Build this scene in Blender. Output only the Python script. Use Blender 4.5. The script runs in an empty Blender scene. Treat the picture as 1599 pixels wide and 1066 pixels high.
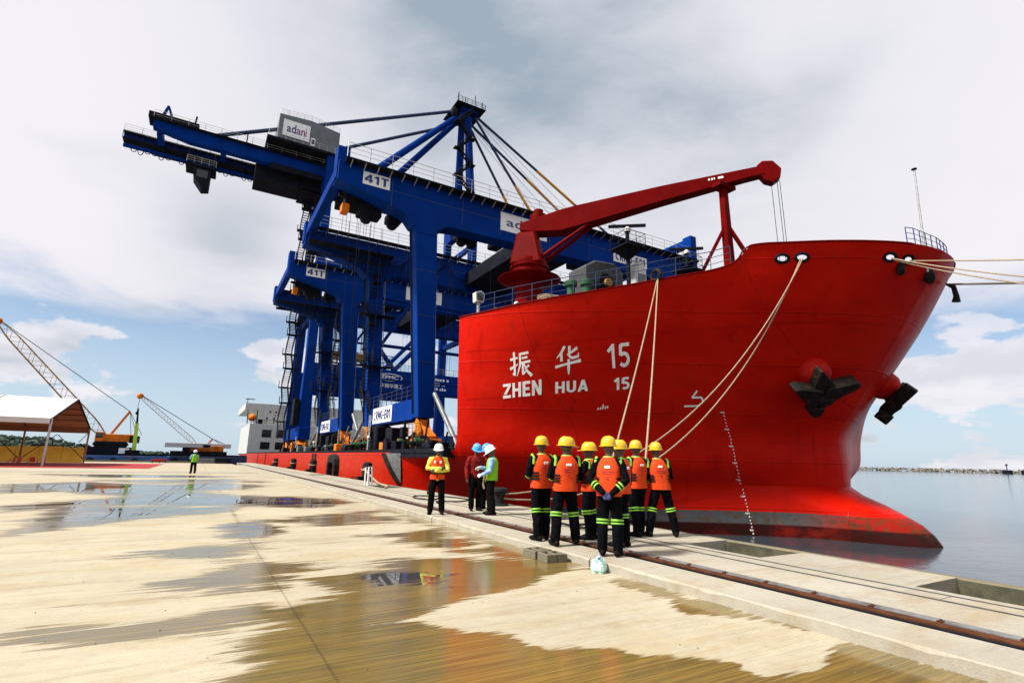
import bpy, bmesh, math, random
import numpy as np
from mathutils import Vector, Matrix, Quaternion
random.seed(7)
R = math.radians
scene = bpy.context.scene
col = scene.collection

# ------------------------------------------------------------------ camera
cd = bpy.data.cameras.new('camera'); cam = bpy.data.objects.new('camera', cd); col.objects.link(cam)
cd.sensor_width = 36.0; cd.lens = 36.0 * 820.0 / 1599.0
cd.clip_start = 0.1; cd.clip_end = 12000
YAW, PITCH, ROLL, EYE = R(30.2), R(12.73), R(1.19), 1.52
fw = Vector((math.sin(YAW) * math.cos(PITCH), math.cos(YAW) * math.cos(PITCH), math.sin(PITCH)))
rt = Vector((math.cos(YAW), -math.sin(YAW), 0)); upv = rt.cross(fw)
r2 = rt * math.cos(ROLL) + upv * math.sin(ROLL); u2 = -rt * math.sin(ROLL) + upv * math.cos(ROLL)
cam.matrix_world = Matrix(((r2.x, u2.x, -fw.x, 0), (r2.y, u2.y, -fw.y, 0), (r2.z, u2.z, -fw.z, EYE), (0, 0, 0, 1)))
scene.camera = cam

# ------------------------------------------------------------------ world, sun, exposure
SUN_EL, SUN_AZ = R(50), R(-85)            # azimuth clockwise from +Y
sd = Vector((math.sin(SUN_AZ) * math.cos(SUN_EL), math.cos(SUN_AZ) * math.cos(SUN_EL), math.sin(SUN_EL)))
W = bpy.data.worlds.new('World'); scene.world = W; W.use_nodes = True
nt = W.node_tree; nt.nodes.clear()
def N(t, tree=None, **k):
    n = (tree or nt).nodes.new(t)
    for a, b in k.items(): setattr(n, a, b)
    return n
def lk(a, b, tree=None): (tree or nt).links.new(a, b)
def mathn(op, a, b=None, c=None, clamp=False, tree=None):
    n = N('ShaderNodeMath', tree, operation=op); n.use_clamp = clamp
    for i, v in enumerate((a, b, c)):
        if v is None: continue
        if isinstance(v, (int, float)): n.inputs[i].default_value = v
        else: lk(v, n.inputs[i], tree)
    return n.outputs[0]
def mapr(v, a, b, c=0.0, d=1.0, tree=None, smooth=True):
    n = N('ShaderNodeMapRange', tree); n.interpolation_type = 'SMOOTHSTEP' if smooth else 'LINEAR'
    lk(v, n.inputs[0], tree)
    for i, x in enumerate((a, b, c, d)): n.inputs[i + 1].default_value = x
    return n.outputs[0]
def mixc(f, a, b, tree=None, mode='MIX'):
    n = N('ShaderNodeMix', tree, data_type='RGBA', blend_type=mode)
    if isinstance(f, (int, float)): n.inputs[0].default_value = f
    else: lk(f, n.inputs[0], tree)
    for i, v in ((6, a), (7, b)):
        if isinstance(v, (tuple, list)): n.inputs[i].default_value = (*v[:3], 1)
        else: lk(v, n.inputs[i], tree)
    return n.outputs[2]
sky = N('ShaderNodeTexSky', sky_type='NISHITA'); sky.sun_disc = False
sky.sun_elevation = SUN_EL; sky.sun_rotation = SUN_AZ
sky.air_density = 1.0; sky.dust_density = 0.7; sky.ozone_density = 1.6
tc = N('ShaderNodeTexCoord'); sep = N('ShaderNodeSeparateXYZ'); lk(tc.outputs['Generated'], sep.inputs[0])
el = sep.outputs[2]
# clouds are laid out on a plane overhead, so that they shrink towards the horizon
den = mathn('MAXIMUM', mathn('ADD', el, 0.10), 0.02)
cmb = N('ShaderNodeCombineXYZ')
lk(mathn('DIVIDE', sep.outputs[0], den), cmb.inputs[0]); lk(mathn('DIVIDE', sep.outputs[1], den), cmb.inputs[1])
def noise(vec, scale, detail=6, rough=.55, tree=None, loc=None, dist=0.0, scl=None):
    m = N('ShaderNodeMapping', tree)
    if loc: m.inputs['Location'].default_value = loc
    if scl: m.inputs['Scale'].default_value = scl
    lk(vec, m.inputs[0], tree)
    n = N('ShaderNodeTexNoise', tree); n.inputs['Scale'].default_value = scale; n.inputs['Detail'].default_value = detail
    n.inputs['Roughness'].default_value = rough; n.inputs['Distortion'].default_value = dist
    lk(m.outputs[0], n.inputs['Vector'], tree); return n.outputs['Fac']
big = noise(cmb.outputs[0], 0.50, 5, .5, loc=(3.1, 1.7, 0))
fine = noise(cmb.outputs[0], 1.15, 11, .60, loc=(0.4, 5.2, 0), dist=.25)
# high veil above ~14 degrees, clear blue with small heaps of cloud below
veil = mapr(el, 0.15, 0.36)
cov = mathn('ADD', mathn('MULTIPLY', veil, 0.66), mathn('ADD', mathn('MULTIPLY', fine, .7), mathn('MULTIPLY', big, .40)))
mask = mapr(cov, 0.66, 0.95)
cv2 = N('ShaderNodeCombineXYZ'); lk(sep.outputs[0], cv2.inputs[0]); lk(sep.outputs[1], cv2.inputs[1]); lk(mathn('MULTIPLY', el, 2.1), cv2.inputs[2])
low = noise(cv2.outputs[0], 5.4, 11, .55, loc=(2.9, 0.15, .62), dist=.1)
lowm = mathn('MULTIPLY', mapr(low, 0.525, 0.570), mapr(el, 0.34, 0.14))
mask = mathn('MAXIMUM', mask, mathn('MULTIPLY', lowm, .95))
shade = noise(cmb.outputs[0], 0.85, 4, .5, loc=(7.3, 2.0, 0))
def lobe(v, k):
    d = N('ShaderNodeVectorMath', operation='DOT_PRODUCT'); lk(tc.outputs['Generated'], d.inputs[0]); d.inputs[1].default_value = Vector(v).normalized()
    return mathn('POWER', mathn('MAXIMUM', d.outputs['Value'], 0.0), k)
greym = mathn('ADD', mapr(shade, .50, .76, 0, .40), mathn('ADD', mathn('ADD', mathn('MULTIPLY', lobe((.46, .60, .64), 15), .66), mathn('MULTIPLY', lobe((.20, .72, .66), 40), .30)), mathn('MULTIPLY', lobe((.0, .94, .345), 200), .50)))
greym = mathn('MULTIPLY', greym, mapr(fine, .30, .62, .45, 1.2))
lowsh = mathn('MULTIPLY', mapr(noise(cv2.outputs[0], 9, 5, .5, loc=(2.9, .15, .70)), .40, .65), mapr(el, .30, .14, 0, .30))
cloudc = mixc(mathn('MINIMUM', mathn('ADD', greym, lowsh), 1.0), (0.87, 0.85, 0.90), (0.345, 0.42, 0.50))
skyc = mixc(1.0, sky.outputs[0], (0.125, 0.125, 0.128), mode='MULTIPLY')
skyc = mixc(mapr(el, 0.30, 0.0, 0, .80), skyc, (0.56, 0.70, 0.84))
fin = mixc(mask, skyc, cloudc)
bg = N('ShaderNodeBackground'); lk(fin, bg.inputs[0]); bg.inputs[1].default_value = 0.66
wo = N('ShaderNodeOutputWorld'); lk(bg.outputs[0], wo.inputs[0])
sl = bpy.data.lights.new('sun', 'SUN'); so = bpy.data.objects.new('sun', sl); col.objects.link(so)
sl.energy = 5.0; sl.angle = R(8); sl.color = (1.0, 0.955, 0.88)
so.rotation_euler = sd.to_track_quat('Z', 'Y').to_euler()
vs = scene.view_settings
vs.view_transform = 'Standard'; vs.look = 'None'; vs.exposure = 0.66; vs.gamma = 1.0; vs.use_curve_mapping = False

# ------------------------------------------------------------------ helpers
class MB:
    """collects shapes; build() links them as one mesh object"""
    def __init__(s): s.v = []; s.f = []; s.m = []
    def add(s, vs_, fs, mi=0):
        o = len(s.v); s.v += [tuple(x) for x in vs_]
        for f in fs: s.f.append(tuple(i + o for i in f)); s.m.append(mi)
        return s
    def box(s, a, b, mi=0):
        (x0, y0, z0), (x1, y1, z1) = a, b
        return s.add([(x0, y0, z0), (x1, y0, z0), (x1, y1, z0), (x0, y1, z0), (x0, y0, z1), (x1, y0, z1), (x1, y1, z1), (x0, y1, z1)],
                     [(0, 3, 2, 1), (4, 5, 6, 7), (0, 1, 5, 4), (1, 2, 6, 5), (2, 3, 7, 6), (3, 0, 4, 7)], mi)
    def frustum(s, a0, a1, z0, b0, b1, z1, mi=0):
        return s.add([(a0[0], a0[1], z0), (a1[0], a0[1], z0), (a1[0], a1[1], z0), (a0[0], a1[1], z0), (b0[0], b0[1], z1), (b1[0], b0[1], z1), (b1[0], b1[1], z1), (b0[0], b1[1], z1)],
                     [(0, 3, 2, 1), (4, 5, 6, 7), (0, 1, 5, 4), (1, 2, 6, 5), (2, 3, 7, 6), (3, 0, 4, 7)], mi)
    def beam(s, p, q, w, h, mi=0, w2=None, h2=None):
        p, q = Vector(p), Vector(q); d = (q - p).normalized()
        ref = Vector((0, 0, 1)) if abs(d.z) < .95 else Vector((0, 1, 0))
        a = d.cross(ref).normalized(); b = a.cross(d).normalized()
        w2 = w if w2 is None else w2; h2 = h if h2 is None else h2
        vv = []
        for c, ww, hh in ((p, w, h), (q, w2, h2)):
            for i, j in ((-1, -1), (1, -1), (1, 1), (-1, 1)): vv.append(c + a * i * ww / 2 + b * j * hh / 2)
        return s.add(vv, [(3, 2, 1, 0), (4, 5, 6, 7), (0, 1, 5, 4), (1, 2, 6, 5), (2, 3, 7, 6), (3, 0, 4, 7)], mi)
    def tube(s, pts, r, n=8, mi=0, cap=True):
        pts = [Vector(p) for p in pts]; rs = r if isinstance(r, (list, tuple)) else [r] * len(pts)
        rings = []; prev = None
        for i, p in enumerate(pts):
            d = (pts[min(i + 1, len(pts) - 1)] - pts[max(i - 1, 0)]).normalized()
            if prev is None:
                ref = Vector((0, 0, 1)) if abs(d.z) < .9 else Vector((0, 1, 0)); a = d.cross(ref).normalized()
            else: a = (prev - d * prev.dot(d)).normalized()
            prev = a; b = d.cross(a)
            rings.append([p + (a * math.cos(t) + b * math.sin(t)) * rs[i] for t in [2 * math.pi * k / n for k in range(n)]])
        vv = [x for rg in rings for x in rg]; ff = []
        for i in range(len(pts) - 1):
            for k in range(n): ff.append((i * n + k, i * n + (k + 1) % n, (i + 1) * n + (k + 1) % n, (i + 1) * n + k))
        if cap: ff.append(tuple(range(n - 1, -1, -1))); ff.append(tuple((len(pts) - 1) * n + k for k in range(n)))
        return s.add(vv, ff, mi)
    def lathe(s, prof, c=(0, 0, 0), n=20, mi=0, sx=1, sy=1):
        vv = []; ff = []
        for r, z in prof:
            for k in range(n):
                t = 2 * math.pi * k / n; vv.append((c[0] + r * sx * math.cos(t), c[1] + r * sy * math.sin(t), c[2] + z))
        for i in range(len(prof) - 1):
            for k in range(n): ff.append((i * n + k, i * n + (k + 1) % n, (i + 1) * n + (k + 1) % n, (i + 1) * n + k))
        ff.append(tuple(range(n - 1, -1, -1))); ff.append(tuple((len(prof) - 1) * n + k for k in range(n)))
        return s.add(vv, ff, mi)
    def ell(s, c, r, nu=12, nv=8, mi=0, rot=None):
        c = Vector(c); vv = []; ff = []
        for i in range(nv + 1):
            ph = math.pi * i / nv
            for k in range(nu):
                t = 2 * math.pi * k / nu
                p = Vector((r[0] * math.sin(ph) * math.cos(t), r[1] * math.sin(ph) * math.sin(t), r[2] * math.cos(ph)))
                if rot: p = rot @ p
                vv.append(c + p)
        for i in range(nv):
            for k in range(nu): ff.append((i * nu + k, (i + 1) * nu + k, (i + 1) * nu + (k + 1) % nu, i * nu + (k + 1) % nu))
        return s.add(vv, ff, mi)
    def prism(s, poly, axis, a, b, mi=0):
        """poly = 2D outline; axis = index of the extrusion axis"""
        n = len(poly); vv = []
        for t in (a, b):
            for p in poly:
                q = list(p); q.insert(axis, t); vv.append(q)
        return s.add(vv, [tuple(range(n)), tuple(range(2 * n - 1, n - 1, -1))] + [(i, i + n, (i + 1) % n + n, (i + 1) % n) for i in range(n)], mi)
    def xf(s, M, start=0):
        for i in range(start, len(s.v)): s.v[i] = tuple(M @ Vector(s.v[i]))
        return s
    def build(s, name, mats, parent=None, smooth=False, bevel=0.0, local=False):
        me = bpy.data.meshes.new(name); me.from_pydata(s.v, [], s.f)
        mats = mats if isinstance(mats, (list, tuple)) else [mats]
        for m in mats: me.materials.append(M[m] if isinstance(m, str) else m)
        if len(mats) > 1: me.polygons.foreach_set('material_index', s.m)
        bm = bmesh.new(); bm.from_mesh(me); bmesh.ops.recalc_face_normals(bm, faces=bm.faces)
        if bevel: bmesh.ops.bevel(bm, geom=[e for e in bm.edges if len(e.link_faces) == 2 and e.calc_face_angle(0) > .6], offset=bevel, segments=1, affect='EDGES', profile=.7)
        bm.to_mesh(me); bm.free()
        o = bpy.data.objects.new(name, me); col.objects.link(o)
        if smooth: shade(o, smooth if not isinstance(smooth, bool) else 40)
        if parent is not None: attach(o, parent, local)
        return o
def shade(o, ang=40):
    me = o.data
    me.polygons.foreach_set('use_smooth', [True] * len(me.polygons))
    me.set_sharp_from_angle(angle=R(ang))
def attach(o, parent, local=False):
    o.parent = parent
    o.matrix_parent_inverse = Matrix.Identity(4) if local or parent.type != 'EMPTY' else Matrix.Translation(-Vector(parent.location))
def tag(o, label=None, cat=None, group=None, kind=None):
    if label: o['label'] = label
    if cat: o['category'] = cat
    if group: o['group'] = group
    if kind: o['kind'] = kind
    return o
def thing(name, label, cat, loc=(0, 0, 0), rz=0, group=None):
    o = bpy.data.objects.new(name, None); col.objects.link(o); o.location = loc; o.rotation_euler.z = rz
    o.empty_display_size = .3
    return tag(o, label, cat, group)
def pchip(x, y):
    x = np.array(x, float); y = np.array(y, float); h = np.diff(x); d = np.diff(y) / h; m = np.zeros_like(y)
    for i in range(1, len(x) - 1):
        if d[i - 1] * d[i] > 0:
            w1 = 2 * h[i] + h[i - 1]; w2 = h[i] + 2 * h[i - 1]; m[i] = (w1 + w2) / (w1 / d[i - 1] + w2 / d[i])
    m[0], m[-1] = d[0], d[-1]
    def f(q):
        q = min(max(float(q), x[0]), x[-1]); i = int(min(max(np.searchsorted(x, q) - 1, 0), len(x) - 2)); t = (q - x[i]) / h[i]
        return float((1 + 2 * t) * (1 - t) ** 2 * y[i] + t * (1 - t) ** 2 * h[i] * m[i] + t * t * (3 - 2 * t) * y[i + 1] + t * t * (t - 1) * h[i] * m[i + 1])
    return f

# ------------------------------------------------------------------ materials
M = {}
def mat(name, c, rough=.55, metal=0.0, var=.15, scale=3.0, bump=0.0, bscale=30.0, dirt=None, dirt_amt=.4, streak=False, coat=0.0, spec=.5):
    m = bpy.data.materials.new(name); m.use_nodes = True; t = m.node_tree; b = t.nodes['Principled BSDF']
    co = N('ShaderNodeTexCoord', t); vec = co.outputs['Object']
    n1 = noise(vec, scale, 6, .6, t)
    c2 = tuple(x * (1 - var) for x in c); c3 = tuple(min(1, x * (1 + var)) for x in c)
    cc = mixc(mapr(n1, .3, .7, tree=t), c2, c3, t)
    if dirt:
        n2 = noise(vec, scale * .8, 8, .65, t, loc=(5, 3, 1), scl=(1, 1, .12) if streak else None)
        cc = mixc(mathn('MULTIPLY', mapr(n2, .52, .75, tree=t), dirt_amt, tree=t), cc, dirt, t)
    lk(cc, b.inputs['Base Color'], t)
    lk(mapr(noise(vec, scale * 2.3, 4, .5, t, loc=(1, 2, 3)), .3, .7, max(.02, rough - .08), min(1, rough + .1), tree=t), b.inputs['Roughness'], t)
    b.inputs['Metallic'].default_value = metal; b.inputs['Coat Weight'].default_value = coat; b.inputs['Specular IOR Level'].default_value = spec
    if bump:
        bn = N('ShaderNodeBump', t); bn.inputs['Strength'].default_value = bump; bn.inputs['Distance'].default_value = .02
        lk(noise(vec, bscale, 5, .6, t), bn.inputs['Height'], t); lk(bn.outputs[0], b.inputs['Normal'], t)
    M[name] = m; return m
RUST = (.16, .06, .025)
mat('blue_steel', (.0005, .027, .190), .5, 0, .14, .35, .08, 6, (.0006, .012, .075), .55, True, 0, .03)
mat('dark_steel', (.008, .009, .014), .6, 0, .3, 1.0)
mat('grey_steel', (.16, .17, .175), .5, .3, .2, 2)
mat('rail_paint', (.035, .05, .10), .5, 0, .2, 3)
mat('galv', (.38, .39, .38), .5, .5, .2, 4)
mat('orange_steel', (.58, .15, .010), .5, 0, .2, 1.2, .1, 12, (.10, .035, .01), .7)
mat('yellow_steel', (.26, .14, .03), .5, 0, .2, 1.2, .1, 12, (.10, .05, .02), .5)
mat('orange_stay', (.70, .30, .02), .5)
mat('green_motor', (.03, .09, .04), .5, 0, .3, 3)
mat('white_paint', (.50, .50, .475), .5, 0, .06, 1.0, 0, 10, (.34, .27, .2), .35, True)
mat('sign_white', (.78, .78, .775), .45, 0, .03, 2, 0, 10, (.5, .48, .45), .25)
mat('ink_blue', (.01, .025, .14), .5)
mat('ink_purple', (.16, .03, .20), .5)
mat('ink_red', (.42, .03, .08), .5)
mat('house_grey', (.15, .165, .175), .5, 0, .1, 1)
mat('glass_dark', (.01, .013, .016), .08, 0, .1)
mat('crane_red', (.115, .0010, .0008), .48, 0, .15, .7, .06, 9, (.07, .002, .002), .5, True, .0)
mat('letter_white', (.84, .81, .77), .5, 0, .08, 3, 0, 10, (.42, .25, .2), .4)
mat('anchor_black', (.016, .014, .013), .6, .2, .4, 4, .4, 14, RUST, .5)
mat('bolster_red', (.42, .006, .002), .5, 0, .15, 2)
mat('rope', (.30, .23, .145), .9, 0, .25, 18, .6, 60)
mat('rope_dark', (.10, .085, .06), .9, 0, .25, 18, .6, 60)
mat('black_rubber', (.012, .012, .013), .75, 0, .3, 5, .3, 20, (.10, .09, .08), .5)
mat('steel_rail', (.075, .026, .010), .75, 0, .35, 6, .3, 40, (.05, .025, .015), .7)
mat('steel_edge', (.26, .265, .26), .45, .6, .25, 5, .2, 50, (.2, .12, .07), .35)
mat('lens', (.8, .8, .78), .2)
mat('tent_white', (.50, .495, .475), .6, 0, .04, .6, .1, 4)
mat('tent_inner', (.36, .17, .07), .7, 0, .12, .6)
mat('carpet_red', (.28, .008, .008), .9, 0, .15, 2)
mat('plastic_red', (.34, .012, .012), .35)
mat('barrier_yellow', (.50, .28, .02), .55, 0, .12, .8, 0, 5, (.3, .16, .02), .4)
mat('barge_blue', (.02, .11, .34), .5, 0, .2, .7, 0, 5, RUST, .5, True)
mat('barge_navy', (.012, .03, .10), .5, 0, .2, .7, 0, 5, RUST, .4, True)
mat('lime', (.32, .55, .02), .45)
mat('moss', (.055, .052, .028), .85, 0, .45, 4, .3, 25, (.12, .10, .06), .5)
mat('hill_green', (.030, .046, .034), .9, 0, .5, .05)  # green dulled so the colour carries the distance haze
mat('trench_steel', (.060, .062, .065), .6, .2, .3, 5, .2, 40, (.12, .09, .06), .4)
mat('winch_grey', (.035, .038, .040), .6, 0, .25, 2, .1, 12, RUST, .3)
mat('rock', (.15, .135, .115), .9, 0, .3, .5)
mat('bottle_wrap', (.45, .72, .62), .15, 0, .15, 8, .4, 25)
mat('bottle_cap', (.02, .03, .40), .4)
# clothing
mat('skin', (.075, .036, .022), .5, 0, .12, 12)
mat('navy_cloth', (.0024, .0026, .0038), .85, 0, .3, 9, .5, 40)
mat('black_cloth', (.003, .0026, .0026), .85, 0, .3, 9, .5, 40)
mat('boot', (.005, .0042, .004), .5, 0, .3, 10)
mat('orange_vest', (.62, .055, .009), .7, 0, .10, 7, .45, 16)
mat('lime_band', (.21, .50, .04), .45, 0, .12, 10)
mat('lime_vest', (.19, .46, .015), .7, 0, .12, 8, .4, 20)
mat('strap', (.012, .011, .011), .7)
mat('patch_white', (.8, .8, .78), .6)
mat('helmet_yellow', (.62, .38, .004), .28, 0, .06, 4, 0, 10, None, 0, False, .3)
mat('helmet_white', (.82, .82, .81), .28, 0, .05, 4, 0, 10, None, 0, False, .3)
mat('helmet_blue', (.05, .34, .72), .28, 0, .06, 4, 0, 10, None, 0, False, .3)
mat('red_overall', (.17, .008, .008), .8, 0, .25, 8, .5, 35)
mat('yellow_shirt', (.66, .60, .06), .8, 0, .12, 8, .4, 35)
mat('blue_shirt', (.20, .33, .62), .8, 0, .12, 8, .4, 35)
mat('white_shirt', (.72, .72, .74), .8, 0, .1, 8, .4, 35)
mat('glove_blue', (.012, .02, .09), .7)
mat('glove_white', (.7, .7, .68), .7)
mat('eye', (.5, .47, .44), .2)

for n_ in ('navy_cloth', 'black_cloth', 'boot', 'strap', 'dark_steel', 'black_rubber', 'red_overall', 'orange_vest', 'lime_vest', 'anchor_black', 'glass_dark', 'rail_paint', 'house_grey', 'orange_steel', 'yellow_steel', 'green_motor', 'steel_rail', 'bolster_red', 'hill_green'):
    if n_ != 'glass_dark': M[n_].node_tree.nodes['Principled BSDF'].inputs['Specular IOR Level'].default_value = .12
for n_ in ('navy_cloth', 'black_cloth', 'boot', 'strap', 'anchor_black', 'dark_steel'): M[n_].node_tree.nodes['Principled BSDF'].inputs['Specular IOR Level'].default_value = .05
M['crane_red'].node_tree.nodes['Principled BSDF'].inputs['Specular IOR Level'].default_value = .03
def concrete(name, c, wet=False):
    m = bpy.data.materials.new(name); m.use_nodes = True; t = m.node_tree; b = t.nodes['Principled BSDF']
    geo = N('ShaderNodeNewGeometry', t); pos = geo.outputs['Position']
    nl = noise(pos, .35, 6, .6, t); nm = noise(pos, 2.2, 7, .62, t, scl=(.35, 1, 1)); nf = noise(pos, 60, 3, .6, t)
    stre = noise(pos, 1.0, 8, .66, t, scl=(.30, 4.2, 1))
    cc = mixc(mapr(nl, .3, .7, tree=t), tuple(x * .86 for x in c), tuple(min(1, x * 1.08) for x in c), t)
    cc = mixc(mathn('MULTIPLY', mapr(nm, .48, .70, tree=t), .50, tree=t), cc, (.25, .165, .068), t)
    cc = mixc(mathn('MULTIPLY', mapr(stre, .54, .70, tree=t), .55, tree=t), cc, (.155, .125, .075), t)
    mott = noise(pos, 7.0, 8, .68, t, loc=(2, 8, 0)); tan = noise(pos, .9, 7, .65, t, loc=(6, 3, 0), scl=(.6, 1.2, 1)); nff = noise(pos, 170, 2, .6, t)
    cc = mixc(mathn('MULTIPLY', mapr(tan, .50, .66, tree=t), .38, tree=t), cc, (c[0] * .84, c[1] * .74, c[2] * .46), t)
    cc = mixc(mathn('MULTIPLY', mapr(mott, .50, .72, tree=t), .34, tree=t), cc, tuple(x * .55 for x in c), t)
    cc = mixc(mathn('MULTIPLY', mapr(mott, .50, .30, tree=t), .25, tree=t), cc, tuple(min(1, x * 1.25) for x in c), t)
    cc = mixc(mathn('MULTIPLY', mapr(nf, .40, .68, tree=t), .30, tree=t), cc, tuple(x * .55 for x in c), t)
    cc = mixc(mathn('MULTIPLY', mapr(nff, .5, .7, tree=t), .25, tree=t), cc, tuple(x * .45 for x in c), t)
    spk = N('ShaderNodeTexVoronoi', t); spk.inputs['Scale'].default_value = 3.1; lk(pos, spk.inputs['Vector'], t)
    cc = mixc(mathn('MULTIPLY', mapr(spk.outputs['Distance'], .05, .03, tree=t), .7, tree=t), cc, (.05, .04, .03), t)
    bn = N('ShaderNodeBump', t); bn.inputs['Strength'].default_value = .35; bn.inputs['Distance'].default_value = .01
    if wet:
        at_ = N('ShaderNodeAttribute', t); at_.attribute_name = 'wet'
        ap = N('ShaderNodeAttribute', t); ap.attribute_name = 'pud'
        # broom marks run across the quay (along X)
        grv = noise(pos, 1.0, 4, .65, t, scl=(.75, 34, 1)); grv2 = noise(pos, 1.0, 6, .62, t, scl=(.42, 11.0, 1))
        n4 = noise(pos, 1.0, 7, .62, t, scl=(.55, 1.6, 1), loc=(4, 1, 0))
        drive = mathn('ADD', at_.outputs['Fac'], mathn('ADD', mathn('MULTIPLY', mathn('SUBTRACT', grv2, .5, tree=t), 1.15, tree=t), mathn('MULTIPLY', mathn('SUBTRACT', n4, .5, tree=t), 1.5, tree=t), tree=t), tree=t)
        w = mapr(drive, .42, .60, tree=t)
        p = mapr(mathn('ADD', ap.outputs['Fac'], mathn('ADD', mathn('MULTIPLY', mathn('SUBTRACT', n4, .5, tree=t), 2.2, tree=t), mathn('MULTIPLY', mathn('SUBTRACT', grv2, .5, tree=t), .9, tree=t), tree=t), tree=t), .66, .80, tree=t)
        wc = mixc(mapr(nm, .35, .65, tree=t), (.108, .068, .008), (.080, .060, .016), t)
        wc = mixc(mathn('MULTIPLY', mapr(grv, .42, .62, tree=t), .60, tree=t), wc, (.240, .155, .030), t)
        cc = mixc(mathn('MULTIPLY', mapr(grv, .47, .66, tree=t), .34, tree=t), cc, (.20, .155, .085), t)
        cc = mixc(mathn('MULTIPLY', w, .92, tree=t), cc, wc, t)
        cc = mixc(p, cc, (.045, .038, .026), t)
        sx_ = N('ShaderNodeSeparateXYZ', t); lk(pos, sx_.inputs[0], t)
        def joint(v, off, per, w_):
            f = mathn('FRACT', mathn('DIVIDE', mathn('ADD', v, off, tree=t), per, tree=t), tree=t); d_ = mathn('MULTIPLY', mathn('ABSOLUTE', mathn('SUBTRACT', f, .5, tree=t), tree=t), per, tree=t)
            return mapr(mathn('ADD', d_, mathn('MULTIPLY', mathn('SUBTRACT', noise(pos, 9, 4, .6, t), .5, tree=t), w_ * 1.2, tree=t), tree=t), w_, w_ * .3, tree=t)
        jm = mathn('MAXIMUM', joint(sx_.outputs[0], 101.45, 5.0, .016), joint(sx_.outputs[1], 100.2, 7.0, .014), tree=t)
        js = mathn('MULTIPLY', joint(sx_.outputs[0], 101.45, 5.0, .10), mapr(n4, .46, .62, tree=t), tree=t)
        cc = mixc(mathn('MULTIPLY', js, .40, tree=t), cc, (.06, .042, .018), t)
        cc = mixc(mathn('MULTIPLY', jm, .38, tree=t), cc, (.035, .026, .014), t)
        lk(cc, b.inputs['Base Color'], t)
        rr = mathn('SUBTRACT', .78, mathn('MULTIPLY', w, .64, tree=t), tree=t)
        ro = N('ShaderNodeMix', t, data_type='FLOAT'); lk(p, ro.inputs[0], t); lk(rr, ro.inputs[2], t); ro.inputs[3].default_value = .015
        lk(ro.outputs[0], b.inputs['Roughness'], t)
        hh = mathn('MULTIPLY', mathn('ADD', mathn('MULTIPLY', grv, 1.0, tree=t), mathn('MULTIPLY', nf, .25, tree=t), tree=t), mathn('SUBTRACT', 1.0, mathn('MAXIMUM', p, mathn('MULTIPLY', w, .85, tree=t), tree=t), tree=t), tree=t)
        lk(hh, bn.inputs['Height'], t)
    else:
        lk(cc, b.inputs['Base Color'], t); b.inputs['Roughness'].default_value = .8
        lk(mathn('ADD', nf, nm, tree=t), bn.inputs['Height'], t)
    lk(bn.outputs[0], b.inputs['Normal'], t); M[name] = m
concrete('wet_concrete', (.395, .348, .248), True)
concrete('pale_concrete', (.345, .315, .25))
concrete('old_concrete', (.15, .13, .085))
def water():
    m = bpy.data.materials.new('sea_water'); m.use_nodes = True; t = m.node_tree; b = t.nodes['Principled BSDF']
    geo = N('ShaderNodeNewGeometry', t); pos = geo.outputs['Position']
    b.inputs['Base Color'].default_value = (.030, .045, .055, 1); b.inputs['Roughness'].default_value = .07; b.inputs['IOR'].default_value = 1.333
    h = mathn('ADD', noise(pos, .55, 4, .55, t, scl=(1, 1.6, 1)), mathn('MULTIPLY', noise(pos, 2.6, 4, .55, t, loc=(3, 1, 0)), .45, tree=t), tree=t)
    bn = N('ShaderNodeBump', t); bn.inputs['Strength'].default_value = .32; bn.inputs['Distance'].default_value = .06
    lk(h, bn.inputs['Height'], t); lk(bn.outputs[0], b.inputs['Normal'], t); M['sea_water'] = m
water()
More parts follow.
